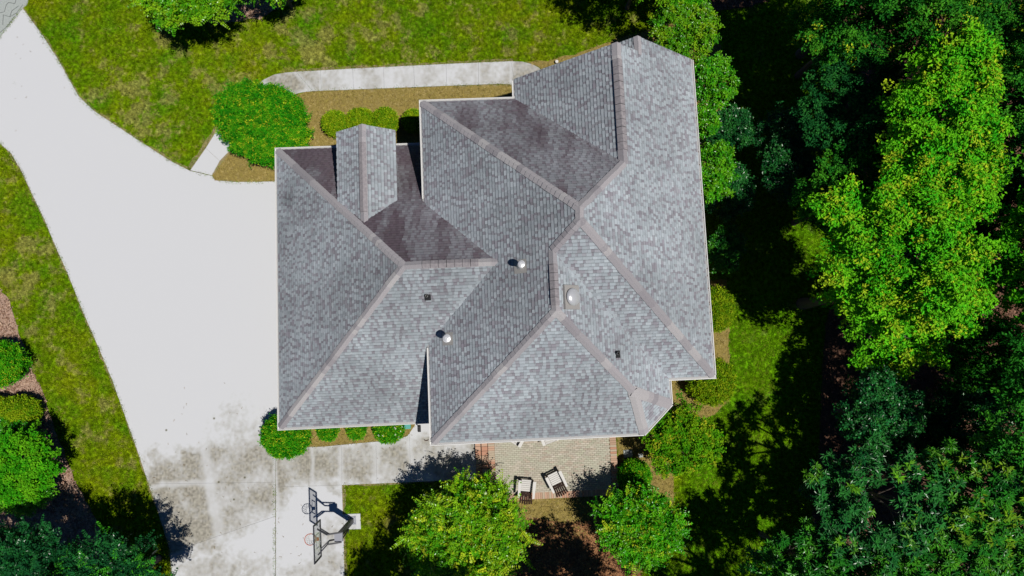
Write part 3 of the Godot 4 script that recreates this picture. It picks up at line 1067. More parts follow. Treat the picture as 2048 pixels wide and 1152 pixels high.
	bed("garage_mulch_bed", PackedVector2Array([Vector2(-10.02, 2.76), Vector2(-2.02, 2.68), Vector2(-2.02, 2.89), Vector2(-3.77, 2.93), Vector2(-3.77, 3.23), Vector2(-4.12, 3.74), Vector2(-4.73, 3.93), Vector2(-6.37, 4.06), Vector2(-8.01, 4.21), Vector2(-9.18, 4.25), Vector2(-10.00, 3.46)]), M.straw_bed, straw, straw_pal, 110.0, 3)
	bed("lower_mulch_bed", PackedVector2Array([Vector2(0.24, 7.81), Vector2(1.65, 7.55), Vector2(3.30, 7.84), Vector2(4.96, 7.62), Vector2(8.40, 7.51), Vector2(7.30, 8.76), Vector2(6.42, 11.36), Vector2(0.47, 11.29), Vector2(0.01, 9.26)]), M.bark_bed, litter, bark_pal, 150.0, 10, 0.034)
	bed("patio_mulch_bed", PackedVector2Array([Vector2(-0.56, 5.83), Vector2(-0.11, 5.83), Vector2(5.94, 5.64), Vector2(5.79, 3.30), Vector2(7.42, 3.55), Vector2(8.46, 5.43), Vector2(8.50, 6.47), Vector2(8.15, 8.20), Vector2(4.47, 8.62), Vector2(0.24, 8.58), Vector2(-0.11, 8.13), Vector2(-0.51, 7.44)]), M.straw_bed, straw, straw_pal, 110.0, 4)
	bed("east_mulch_bed", PackedVector2Array([Vector2(8.69, -3.67), Vector2(11.33, -3.67), Vector2(11.41, -1.71), Vector2(11.28, 2.14), Vector2(10.58, 2.85), Vector2(9.35, 3.32), Vector2(8.14, 3.55), Vector2(7.19, 3.31), Vector2(7.24, 0.70), Vector2(8.58, 0.70)]), M.straw_bed, straw, straw_pal, 60.0, 5)
	bed("west_litter_bed", PackedVector2Array([Vector2(-28.46, -5.59), Vector2(-24.61, -4.39), Vector2(-23.60, -3.30), Vector2(-23.08, -2.66), Vector2(-22.74, -1.75), Vector2(-22.33, -0.57), Vector2(-21.79, 0.61), Vector2(-21.10, 2.01), Vector2(-20.70, 3.17), Vector2(-20.17, 4.33), Vector2(-19.54, 5.70), Vector2(-18.87, 6.84), Vector2(-18.26, 7.97), Vector2(-17.86, 9.09), Vector2(-16.17, 21.76), Vector2(-30.46, 21.49)]), M.litter_bed, litter, litter_pal, 130.0, 6)
	bed("street_tree_bed", PackedVector2Array([Vector2(-15.85, -19.62), Vector2(-14.75, -17.26), Vector2(-13.93, -16.54), Vector2(-12.99, -16.65), Vector2(-12.26, -16.87), Vector2(-11.76, -16.77), Vector2(-11.15, -17.25), Vector2(-10.17, -17.73), Vector2(-9.86, -19.96)]), M.litter_bed, litter, litter_pal, 130.0, 7)
	bed("back_fence_bed", PackedVector2Array([Vector2(7.69, -19.92), Vector2(8.22, -18.20), Vector2(8.47, -17.83), Vector2(9.23, -17.49), Vector2(10.46, -17.32), Vector2(11.49, -17.54), Vector2(13.04, -17.72), Vector2(14.09, -18.11), Vector2(14.70, -20.28)]), M.dark_litter, litter, dark_pal, 140.0, 8)
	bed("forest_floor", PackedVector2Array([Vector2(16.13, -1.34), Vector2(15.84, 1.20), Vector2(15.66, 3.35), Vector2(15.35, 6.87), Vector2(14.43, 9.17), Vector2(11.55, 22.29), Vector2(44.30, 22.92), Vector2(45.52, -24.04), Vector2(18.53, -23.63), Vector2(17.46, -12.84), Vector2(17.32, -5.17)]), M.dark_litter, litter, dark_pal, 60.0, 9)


func build_grass() -> void:
	# short tufts so that the lawn has a nap; colour from the same patches as the soil sheet
	no_grass.append(PackedVector2Array([Vector2(-10.56, -10.10), Vector2(-3.70, -10.26), Vector2(-3.67, -12.43), Vector2(1.01, -12.59), Vector2(1.01, -13.76), Vector2(6.31, -14.58), Vector2(9.98, -14.09), Vector2(10.40, 0.71), Vector2(8.44, 1.18), Vector2(7.43, 3.31), Vector2(-3.08, 3.49), Vector2(-10.15, 3.22)]))
	var b := MB.new()
	for i in 5:
		var a := i * 1.257
		var d := Vector3(cos(a), 1.1 + 0.3 * (i % 2), sin(a)).normalized()
		var s := Vector3(-sin(a), 0, cos(a)) * 0.009
		var p := Vector3(cos(a * 2.3), 0, sin(a * 2.3)) * 0.03
		b.tri(p - s, p + s, p + d * 0.075, Color(1, 1, 1) * (0.8 + 0.12 * i))
	var tuft := b.mesh(M.grass)
	var rng := RandomNumberGenerator.new()
	rng.seed = 99
	var spots: Array = []
	var tints: Array = []
	for i in 400000:
		var x := rng.randf_range(-29.0, 21.0)
		var z := rng.randf_range(-20.5, 15.5)
		var q := Vector2(x, z)
		var skip := false
		for p in no_grass:
			if Geometry2D.is_point_in_polygon(q, p):
				skip = true
				break
		if skip:
			continue
		spots.append(Transform3D(Basis(Vector3.UP, rng.randf() * TAU) * rng.randf_range(0.7, 1.7), Vector3(x, 0.0, z)))
		var k := lawn_tint(x, z) * rng.randf_range(0.4, 1.75)
		if rng.randf() < 0.10:
			k = k.lerp(Color(0.36, 0.34, 0.05), 0.6)
		k.a = 1.0
		tints.append(k)
	scatter(null, "lawn_grass", tuft, spots, tints)


# ---------------------------------------------------------------- the house
func build_house() -> void:
	var house := thing("house", "two storey house with grey shingled hip and gable roofs and white gutters", "house", Vector3.ZERO, YAW)
	var p := SLOPE
	var gw := (GZS - GZN) * 0.5
	var gzm := GZN + gw
	var g_apex := Vector3(GX0 + gw, GH + p * gw, gzm)
	var g_end := Vector3(MX0 + (GH + p * gw - MH) / p, GH + p * gw, gzm)
	var vn := GZN + (MH - GH) / p
	var vs := GZS - (MH - GH) / p
	var k1 := (EX - MX0) * 0.5
	var a1 := Vector3(MX0 + k1, MH + p * k1, MZN + k1)
	var a2 := Vector3(MX0 + k1, MH + p * k1, SZ - k1)
	if a2.z < a1.z + 0.3:
		a2.z = a1.z + 0.3
	var k2 := (RX - MX0) * 0.5
	var rn := Vector3(MX0 + k2, MH + p * k2, SZ - k2)
	var rs := Vector3(MX0 + k2, MH + p * k2, RZ - k2)
	var lx := (LX + EX) * 0.5
	var lh := MH + p * (EX - lx)
	var l_end := Vector3(lx, lh, MZN + (EX - LX) * 0.5)
	var cz := 2.28
	var cx := 5.85
	var cj := Vector3(RX - 1.86, MH + p * 1.86, RZ - 1.86)
	var dx := (DX0 + DX1) * 0.5
	var dh := DH + DSLOPE * (DX1 - DX0) * 0.5
	var d_end := Vector3(dx, dh, GZN + (dh - GH) / p)
	var d_val := GZN + (DH - GH) / p
	var bh := MH + p * (EX - BX)
	var bl := 2.0 * BX - EX
	var F := func(v: Vector3) -> Vector2: return Vector2(v.x, v.z)
	var inset := 0.13

	# walls, doors and windows
	var wb := MB.new()
	wb.box(Vector3((GX0 + MX0) * 0.5 + 0.4, 1.43, gzm), Vector3(MX0 - GX0 - 0.1, 2.86, gw * 2.0 - 0.9))
	var main_poly := PackedVector2Array([Vector2(MX0 + 0.45, MZN + 0.45), Vector2(LX + 0.45, MZN + 0.45), Vector2(LX + 0.45, AZ + 0.4), Vector2(BX - 1.6, AZ + 0.4), Vector2(BX - 1.6, BZ + 0.4), Vector2(EX - 0.45, BZ + 0.4), Vector2(EX - 0.45, SZ - 0.45), Vector2(RX - 0.45, SZ - 0.45), Vector2(RX - 0.45, cz - 0.2), Vector2(cx - 0.2, RZ - 0.45), Vector2(MX0 + 0.45, RZ - 0.45)])
	wb.prism(main_poly, 0.0, MH + 0.12)
	# gable ends
	for g in [[LX + 0.45, EX - 0.45, MH, AZ + 0.4, p, LX, EX], [BX - 1.6, EX - 0.45, MH, BZ + 0.4, p, bl, EX], [DX0 + 0.25, DX1 - 0.25, DH, DZ + 0.3, DSLOPE, DX0, DX1]]:
		var mid: float = (g[5] + g[6]) * 0.5
		var hl: float = g[2] + (g[0] - g[5]) * g[4] - 0.2
		var hr: float = g[2] + (g[6] - g[1]) * g[4] - 0.2
		var ht: float = g[2] + (mid - g[5]) * g[4] - 0.2
		var y0: float = MH + 0.12 if g[2] == MH else 2.5
		var pts := [Vector2(g[0], y0), Vector2(g[1], y0), Vector2(g[1], hr), Vector2(mid, ht), Vector2(g[0], hl)]
		var back: float = g[3] + (0.2 if g[2] == MH else 3.0)
		for zz in [g[3], back]:
			for i in range(1, 4):
				wb.tri(Vector3(pts[0].x, pts[0].y, zz), Vector3(pts[i].x, pts[i].y, zz), Vector3(pts[i + 1].x, pts[i + 1].y, zz))
		for i in 5:
			var j := (i + 1) % 5
			wb.quad(Vector3(pts[i].x, pts[i].y, g[3]), Vector3(pts[j].x, pts[j].y, g[3]), Vector3(pts[j].x, pts[j].y, back), Vector3(pts[i].x, pts[i].y, back))
	put("wall", wb.mesh(M.siding), house)
	for z in [-7.2, -3.5, 0.3]:
		var d := wall_box(house, "garage_door", Vector3(GX0 + 0.41, 0.03, z - 1.35), Vector3(GX0 + 0.447, 2.2, z + 1.35), M.door_paint)
		for y in [0.58, 1.13, 1.68]:
			wall_box(d, "panel_joint", Vector3(GX0 + 0.402, y - 0.012, z - 1.34), Vector3(GX0 + 0.4095, y + 0.012, z + 1.34), M.rust_metal)
	for w in [[3.4, AZ + 0.4], [5.0, AZ + 0.4], [-0.9, MZN + 0.45]]:
		var f := wall_box(house, "window", Vector3(w[0] - 0.5, 3.2, w[1] - 0.04), Vector3(w[0] + 0.5, 4.7, w[1] - 0.003), M.white_trim)
		wall_box(f, "pane", Vector3(w[0] - 0.42, 3.28, w[1] - 0.048), Vector3(w[0] + 0.42, 4.62, w[1] - 0.042), M.glass_dark)
	for w in [-1.6, 0.6, 2.8, 4.6]:
		var f := wall_box(house, "window", Vector3(w - 0.5, 1.2, RZ - 0.447), Vector3(w + 0.5, 2.7, RZ - 0.41), M.white_trim)
		wall_box(f, "pane", Vector3(w - 0.42, 1.28, RZ - 0.408), Vector3(w + 0.42, 2.62, RZ - 0.402), M.glass_dark)

	# roof: every slope is a deck with its own courses of shingles
	var roof := Node3D.new()
	roof.name = "roof"
	house.add_child(roof, true)
	var S: Array = [
		# outline, a point on the eave line, uphill, height there, pitch, staining
		[[Vector2(MX0, MZN), F.call(a1), F.call(a2), F.call(rn), F.call(rs), Vector2(MX0, RZ), Vector2(MX0, vs), F.call(g_end), Vector2(MX0, vn)], Vector2(MX0, 0), Vector2(1, 0), MH, p, 0.10],
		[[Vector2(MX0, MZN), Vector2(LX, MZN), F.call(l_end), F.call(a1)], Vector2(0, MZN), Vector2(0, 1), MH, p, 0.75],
		[[Vector2(LX, AZ), Vector2(lx, AZ), F.call(l_end), Vector2(LX, MZN)], Vector2(LX, 0), Vector2(1, 0), MH, p, 0.12],
		[[Vector2(EX, BZ), Vector2(EX, SZ), F.call(a2), F.call(a1), F.call(l_end), Vector2(lx, AZ), Vector2(BX, AZ), Vector2(BX, BZ)], Vector2(EX, 0), Vector2(-1, 0), MH, p, 0.0],
		[[Vector2(bl, BZ), Vector2(BX, BZ), Vector2(BX, AZ - 0.02), Vector2(bl, AZ - 0.02)], Vector2(bl, 0), Vector2(1, 0), MH, p, 0.05],
		[[Vector2(EX, SZ), F.call(a2), F.call(rn), Vector2(RX, SZ)], Vector2(0, SZ), Vector2(0, -1), MH, p, 0.0],
		[[F.call(rn), F.call(rs), F.call(cj), Vector2(RX, cz), Vector2(RX, SZ)], Vector2(RX, 0), Vector2(-1, 0), MH, p, 0.0],
		[[Vector2(MX0, RZ), F.call(rs), F.call(cj), Vector2(cx, RZ)], Vector2(0, RZ), Vector2(0, -1), MH, p, 0.0],
		[[Vector2(GX0, GZN), Vector2(GX0, GZS), F.call(g_apex)], Vector2(GX0, 0), Vector2(1, 0), GH, p, 0.10],
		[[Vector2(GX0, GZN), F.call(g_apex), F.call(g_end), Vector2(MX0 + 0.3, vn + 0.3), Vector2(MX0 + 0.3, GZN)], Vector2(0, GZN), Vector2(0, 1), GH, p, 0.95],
		[[Vector2(GX0, GZS), F.call(g_apex), F.call(g_end), Vector2(MX0 + 0.3, vs - 0.3), Vector2(MX0 + 0.3, GZS)], Vector2(0, GZS), Vector2(0, -1), GH, p, 0.0],
		[[Vector2(DX0, DZ), Vector2(dx, DZ), F.call(d_end), Vector2(DX0, d_val)], Vector2(DX0, 0), Vector2(1, 0), DH, DSLOPE, 0.05],
		[[Vector2(DX1, DZ), Vector2(dx, DZ), F.call(d_end), Vector2(DX1, d_val)], Vector2(DX1, 0), Vector2(-1, 0), DH, DSLOPE, 0.0],
	]
	# the cut-off corner of the rear wing
	var ca := Vector2(RX, cz)
	var cb := Vector2(cx, RZ)
	var cdir := Vector2(-(cb - ca).y, (cb - ca).x).normalized()
	if cdir.dot(F.call(cj) - ca) < 0.0: cdir = -cdir
	var crun := (F.call(cj) - ca).dot(cdir) as float
	S.append([[ca, cb, F.call(cj)], ca, cdir, MH, (cj.y - MH) / crun, 0.0])
	var n := 0
	for s in S:
		n += 1
		var poly := PackedVector2Array(s[0])
		put("roof_deck", deck(poly, s[1], s[2], s[3], s[4]), roof)
		# the shingles stop short of the gutter's outer edge
		var up: Vector2 = s[2]
		var side := Vector2(-up.y, up.x)
		var keep := PackedVector2Array([s[1] + up * inset - side * 50, s[1] + up * inset + side * 50, s[1] + up * 60 + side * 50, s[1] + up * 60 - side * 50])
		if s[3] == DH: keep = PackedVector2Array([s[1] - side * 50, s[1] + side * 50, s[1] + up * 60 + side * 50, s[1] + up * 60 - side * 50])
		var best := PackedVector2Array()
		for q in Geometry2D.intersect_polygons(poly, keep):
			if q.size() >= 3:
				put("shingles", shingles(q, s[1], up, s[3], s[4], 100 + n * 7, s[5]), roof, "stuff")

	# caps along hips and ridges
	var rng := RandomNumberGenerator.new()
	rng.seed = 5
	var nW := Vector3(-p, 1, 0).normalized()
	var nE := Vector3(p, 1, 0).normalized()
	var nN := Vector3(0, 1, -p).normalized()
	var nS := Vector3(0, 1, p).normalized()
	var nC := Vector3(-cdir.x * (cj.y - MH) / crun, 1, -cdir.y * (cj.y - MH) / crun).normalized()
	var H3 := func(x: float, z: float, h: float, to: Vector3) -> Vector3: return Vector3(x, h, z).lerp(to, 0.14 / absf(to.x - x))
	cap_row(roof, H3.call(GX0, GZN, GH, g_apex), g_apex, nW, nN, rng)
	cap_row(roof, H3.call(GX0, GZS, GH, g_apex), g_apex, nW, nS, rng)
	cap_row(roof, g_end, g_apex, nN, nS, rng)
	cap_row(roof, H3.call(MX0, MZN, MH, a1), a1, nW, nN, rng)
	cap_row(roof, l_end, a1, nN, nE, rng)
	cap_row(roof, H3.call(EX, SZ, MH, a2), a2, nE, nS, rng)
	cap_row(roof, rn, a2, nW, nS, rng)
	cap_row(roof, a1, a2, nW, nE, rng)
	cap_row(roof, rs, rn, nW, nE, rng)
	cap_row(roof, H3.call(MX0, RZ, MH, rs), rs, nW, nS, rng)
	cap_row(roof, cj, rs, nE, nS, rng)
	cap_row(roof, Vector3(RX - 0.1, MH + 0.08, cz - 0.04), cj, nE, nC, rng, 0.3, 0.2)
	cap_row(roof, Vector3(cx - 0.04, MH + 0.08, RZ - 0.1), cj, nS, nC, rng, 0.3, 0.2)
	cap_row(roof, Vector3(lx, lh, AZ), l_end, nW, nE, rng, 0.26, 0.19)
	cap_row(roof, Vector3(BX, bh, BZ), Vector3(BX, bh, AZ + 0.1), nW, nE, rng)
	var dW := Vector3(-DSLOPE, 1, 0).normalized()
	var dE := Vector3(DSLOPE, 1, 0).normalized()
	cap_row(roof, Vector3(dx, dh, DZ), d_end, dW, dE, rng, 0.26)
	ridge_vent(roof, Vector3(lx, lh, AZ + 0.65), Vector3(lx, lh, l_end.z - 0.5), p, 0.235)
	ridge_vent(roof, Vector3(g_apex.x + 0.7, g_apex.y, gzm), Vector3(g_end.x - 0.7, g_apex.y, gzm), p, 0.19)
	ridge_vent(roof, rn + Vector3(0, 0, 0.5), rs - Vector3(0, 0, 0.2), p, 0.20)
	ridge_vent(roof, Vector3(dx, dh, DZ + 0.75), Vector3(dx, dh, d_end.z - 0.4), DSLOPE, 0.18)

	# gutters along every eave
	gutter(house, Vector2(GX0, GZN + 0.155), Vector2(GX0, GZS - 0.155), Vector2(-1, 0), GH)
	gutter(house, Vector2(GX0, GZN), Vector2(MX0 + 0.4, GZN), Vector2(0, -1), GH)
	gutter(house, Vector2(GX0, GZS), Vector2(MX0 + 0.4, GZS), Vector2(0, 1), GH)
	gutter(house, Vector2(MX0, MZN + 0.155), Vector2(MX0, vn - 0.1), Vector2(-1, 0), MH)
	gutter(house, Vector2(MX0, vs + 0.1), Vector2(MX0, RZ - 0.155), Vector2(-1, 0), MH)
	gutter(house, Vector2(MX0, MZN), Vector2(LX + 0.10, MZN), Vector2(0, -1), MH)
	gutter(house, Vector2(LX, AZ + 0.05), Vector2(LX, MZN - 0.005), Vector2(-1, 0), MH)
	gutter(house, Vector2(EX, BZ + 0.03), Vector2(EX, SZ - 0.155), Vector2(1, 0), MH)
	gutter(house, Vector2(RX - 0.1, SZ), Vector2(EX, SZ), Vector2(0, 1), MH)
	gutter(house, Vector2(RX, SZ + 0.005), Vector2(RX, cz - 0.05), Vector2(1, 0), MH)
	gutter(house, ca, cb, -cdir, MH - 0.003)
	gutter(house, Vector2(MX0, RZ), Vector2(cx - 0.05, RZ), Vector2(0, 1), MH)
	# dead leaves caught in the east gutter
	var dl := MB.new()
	for i in 70:
		var z := rng.randf_range(BZ + 2.0, SZ - 0.5)
		leaf(dl, Vector3(EX - rng.randf_range(0.05, 0.13), MH + 0.045, z), Vector3(rng.randf_range(-1, 1), 0.1, 1).normalized(), Vector3.UP, rng.randf_range(0.04, 0.11), 0.05, Color(0.10, 0.05, 0.03))
	put("dead_leaves", dl.mesh(M.chip), house, "stuff")

	# things that come through the roof
	for q in [[Vector3(-1.80, 6.20, -0.74), 0.70, 0.125], [Vector3(1.06, 8.55, -3.17), 0.60, 0.105]]:
		var at: Vector3 = q[0]
		var fl := MB.new()
		fl.tube([at + Vector3(0, -0.25, 0), at + Vector3(0, q[1], 0)], [q[2] * 0.8, q[2] * 0.8], 16)
		fl.tube([at + Vector3(0, -0.16, 0), at + Vector3(0, 0.18, 0)], [q[2] * 1.6, q[2] * 0.82], 16)
		var o := put("flue_pipe", fl.mesh(M.metal), house)
		var cp := MB.new()
		cp.tube([at + Vector3(0, q[1] - 0.02, 0), at + Vector3(0, q[1] + 0.06, 0), at + Vector3(0, q[1] + 0.08, 0)], [q[2] * 1.0, q[2] * 1.3, q[2] * 1.26], 20)
		cp.tube([at + Vector3(0, q[1] + 0.10, 0), at + Vector3(0, q[1] + 0.13, 0), at + Vector3(0, q[1] + 0.145, 0)], [q[2] * 1.12, q[2] * 1.10, q[2] * 0.5], 20)
		put("rain_cap", cp.mesh(M.dome_white), o)
		var fs := MB.new()
		var tilt := Basis(Vector3(0, 0, 1), atan(p))
		fs.box(at + tilt * Vector3(0, 0.022, 0), Vector3(0.55, 0.012, 0.5), tilt)
		put("flashing", fs.mesh(M.rust_metal), o)
	# attic fan: a white dome on a square metal curb, on the east slope
	var at := Vector3(2.74, 9.0, -1.94)
	var te := Basis(Vector3(0, 0, 1), -atan(p))
	var cb2 := MB.new()
	cb2.box(at + te * Vector3(0, 0.06, 0), Vector3(0.72, 0.10, 0.86), te)
	var fan := put("attic_fan", cb2.mesh(M.rust_metal), house)
	var dm := MB.new()
	var pts: Array = []
	var rad: Array = []
	for i in 9:
		var a := i / 8.0 * PI * 0.5
		pts.append(at + te * Vector3(-0.02, 0.17 + 0.16 * sin(a), 0))
		rad.append(0.31 * cos(a) + 0.004)
	dm.tube([at + te * Vector3(-0.02, 0.1, 0), pts[0]], [0.27, 0.27], 28)
	dm.tube(pts, rad, 28)
	put("dome", dm.mesh(M.dome_white), fan)
	for q in [[Vector3(-2.49, 6.96, -2.37), Basis(Vector3(1, 0, 0), atan(p))], [Vector3(4.56, 7.49, 0.11), te]]:
		var bt := MB.new()
		bt.box(q[0] + q[1] * Vector3(0.02, 0.03, 0.03), Vector3(0.24, 0.012, 0.27), q[1])
		bt.tube([q[0], q[0] + Vector3(0, 0.16, 0)], [0.10, 0.075], 12)
		var o := put("vent_boot", bt.mesh(M.boot), house)
		var pv := MB.new()
		pv.tube([q[0], q[0] + Vector3(0, 0.30, 0)], [0.045, 0.045], 12, Color.WHITE, false)
		put("vent_pipe", pv.mesh(M.pvc), o)


# ---------------------------------------------------------------- plants
func build_plants() -> void:
	var broad := [cluster_mesh(9, 0.17, 0.15, 0.075, 1, M.leaf), cluster_mesh(9, 0.17, 0.14, 0.08, 2, M.leaf)]
	var glossy := [cluster_mesh(8, 0.15, 0.14, 0.065, 3, M.leaf_gloss), cluster_mesh(8, 0.15, 0.13, 0.07, 4, M.leaf_gloss)]
	var tiny := [cluster_mesh(11, 0.075, 0.06, 0.036, 5, M.leaf), cluster_mesh(11, 0.075, 0.055, 0.036, 6, M.leaf)]
	var fronds := [frond_mesh(7, 0.52, 0.125, 0.065, 7, M.leaf_gloss), frond_mesh(6, 0.42, 0.125, 0.07, 8, M.leaf)]
	var rosettes := [rosette_mesh(9, 0.26, 0.075, 9, M.leaf_gloss), rosette_mesh(8, 0.22, 0.07, 10, M.leaf_gloss)]

	var p_dense := [Color(0.010, 0.180, 0.003), Color(0.035, 0.310, 0.004), Color(0.120, 0.370, 0.006)]
	var p_yellow := [Color(0.090, 0.240, 0.003), Color(0.180, 0.330, 0.004), Color(0.270, 0.380, 0.006)]
	var p_bright := [Color(0.025, 0.240, 0.003), Color(0.060, 0.360, 0.005), Color(0.140, 0.420, 0.008)]
	var p_myrtle := [Color(0.045, 0.260, 0.004), Color(0.110, 0.370, 0.005), Color(0.230, 0.430, 0.008)]
	var p_big := [Color(0.016, 0.300, 0.006), Color(0.058, 0.430, 0.008), Color(0.170, 0.530, 0.010)]
	var p_shaded_teal := [Color(0.005, 0.072, 0.016), Color(0.013, 0.125, 0.024), Color(0.028, 0.185, 0.028)]  # teal leaves, partly darkened: shade on these trees is put into the colour
	var p_painted_shade := [Color(0.003, 0.050, 0.014), Color(0.008, 0.090, 0.022), Color(0.016, 0.140, 0.026)]  # darker copy of the teal leaves, with the corner's shade painted in
	var p_ornament := [Color(0.035, 0.220, 0.003), Color(0.090, 0.320, 0.004), Color(0.190, 0.370, 0.006)]
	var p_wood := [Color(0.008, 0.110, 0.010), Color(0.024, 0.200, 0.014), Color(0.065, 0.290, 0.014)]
	var y_tip := Color(0.46, 0.54, 0.02)

	# clipped shrubs: [name, label, centre, radii, tufts, palette, seed, group]
	var shrubs := [
		["large_shrub", "largest clipped shrub, dense dark green, over the bend of the front walk", Vector3(-10.96, 1.30, -10.96), Vector3(2.08, 1.35, 1.82), 17000, p_dense, 201, ""],
		["round_shrub", "small round olive green shrub alone beside the dormer gable roof", Vector3(-7.75, 0.55, -11.24), Vector3(0.56, 0.58, 0.54), 1900, p_yellow, 202, "low shrubs in the front mulch bed"],
		["round_shrub", "low olive shrub half hidden by the peak of the dormer roof", Vector3(-6.52, 0.55, -11.37), Vector3(0.66, 0.55, 0.58), 2100, p_yellow, 203, "low shrubs in the front mulch bed"],
		["round_shrub", "round olive shrub at the sunny corner of the dormer roof beside dark shade", Vector3(-5.32, 0.60, -11.34), Vector3(0.56, 0.62, 0.60), 2000, p_yellow, 204, "low shrubs in the front mulch bed"],
		["round_shrub", "shrub in deep shade tucked against the gutter of the tall front roof", Vector3(-3.96, 0.45, -11.42), Vector3(0.50, 0.50, 0.50), 1600, p_yellow, 205, "low shrubs in the front mulch bed"],
		["corner_shrub", "large dome shaped green shrub wrapping the garage corner by the driveway", Vector3(-9.56, 0.90, 3.59), Vector3(0.98, 0.9, 0.92), 6400, p_dense, 206, ""],
		["garage_shrub", "small dark green shrub under the garage eave, next to the dome shaped corner shrub", Vector3(-7.77, 0.50, 3.37), Vector3(0.42, 0.46, 0.50), 1300, p_dense, 207, "shrubs along the garage wall"],
		["garage_shrub", "small plain green shrub under the garage eave beside the white flowering one", Vector3(-6.45, 0.50, 3.33), Vector3(0.39, 0.44, 0.48), 1200, p_dense, 208, "shrubs along the garage wall"],
		["flowering_shrub", "green shrub with white flower heads under the garage eave", Vector3(-4.93, 0.55, 3.38), Vector3(0.64, 0.55, 0.58), 2200, p_dense, 209, "shrubs along the garage wall"],
		["verge_shrub", "round bright green shrub alone at the edge of the pink leaf litter", Vector3(-22.59, 1.00, 0.31), Vector3(1.02, 1.05, 0.95), 3600, p_bright, 210, "shrubs in the leaf litter bed"],
		["verge_shrub", "low yellowish double shrub between two taller green ones in the leaf litter", Vector3(-21.71, 0.75, 2.46), Vector3(0.85, 0.75, 0.62), 2800, p_yellow, 211, "shrubs in the leaf litter bed"],
		["verge_shrub", "low yellowish shrub cut off by the frame beside its twin in the leaf litter", Vector3(-22.75, 0.80, 2.54), Vector3(0.72, 0.8, 0.66), 2300, p_yellow, 212, "shrubs in the leaf litter bed"],
		["wall_shrub", "olive clipped shrub against the long gutter, above the bare tan mulch patch", Vector3(10.56, 0.70, -2.20), Vector3(0.78, 0.75, 1.0), 3900, p_yellow, 213, "clipped shrubs by the back corner"],
		["wall_shrub", "round olive shrub under the outer corner of the white gutter", Vector3(10.21, 0.70, 1.21), Vector3(1.02, 0.75, 1.02), 4800, p_yellow, 214, "clipped shrubs by the back corner"],
		["patio_shrub", "round green shrub beside the patio corner, half in shade", Vector3(6.49, 0.60, 5.59), Vector3(0.72, 0.65, 0.72), 2800, p_bright, 215, ""],
	]
	for s in shrubs:
		var c: Vector3 = s[2]
		var base := Vector3(c.x, 0, c.z)
		var o := thing(s[0], s[1], "shrub", base, 0.0, s[7])
		var local := c - base
		var lobes: Array = [[local, s[3]]]
		if s[6] == 201:
			lobes = [[local, s[3] * Vector3(0.92, 1, 0.92)], [local + Vector3(-0.75, -0.1, -0.62), s[3] * 0.72], [local + Vector3(0.55, 0, 0.55), s[3] * 0.76], [local + Vector3(0.2, 0, -0.3), s[3] * 0.78]]
		bole(o, Vector3.ZERO, local, 0.05, [[local + Vector3(0.2, 0, 0.1), s[3] * 0.5], [local + Vector3(-0.2, 0, -0.1), s[3] * 0.5]], s[6], M.bark)
		crown(o, "foliage", tiny, lobes, s[4], s[5], 0.9, 1.6, s[6], {"hug": 0.26, "gap": -0.46, "freq": 1.9, "lump": 0.16 if s[3].x > 0.9 else 0.08, "lift": 0.3, "tip": y_tip, "tips": 0.12, "floor": 0.03})
		if s[6] == 209:
			var rng := RandomNumberGenerator.new()
			rng.seed = 9
			for i in 9:
				var d := rand_dir(rng)
				d.y = absf(d.y) * 0.6 + 0.35
				d = d.normalized()
				var at: Vector3 = local + d * s[3] * 1.04
				var fb := MB.new()
				for j in 9:
					var dd := rand_dir(rng)
					leaf(fb, at, (dd + d).normalized(), d, 0.075, 0.06, Color.WHITE)
				put("flower_head", fb.mesh(M.petal), o)

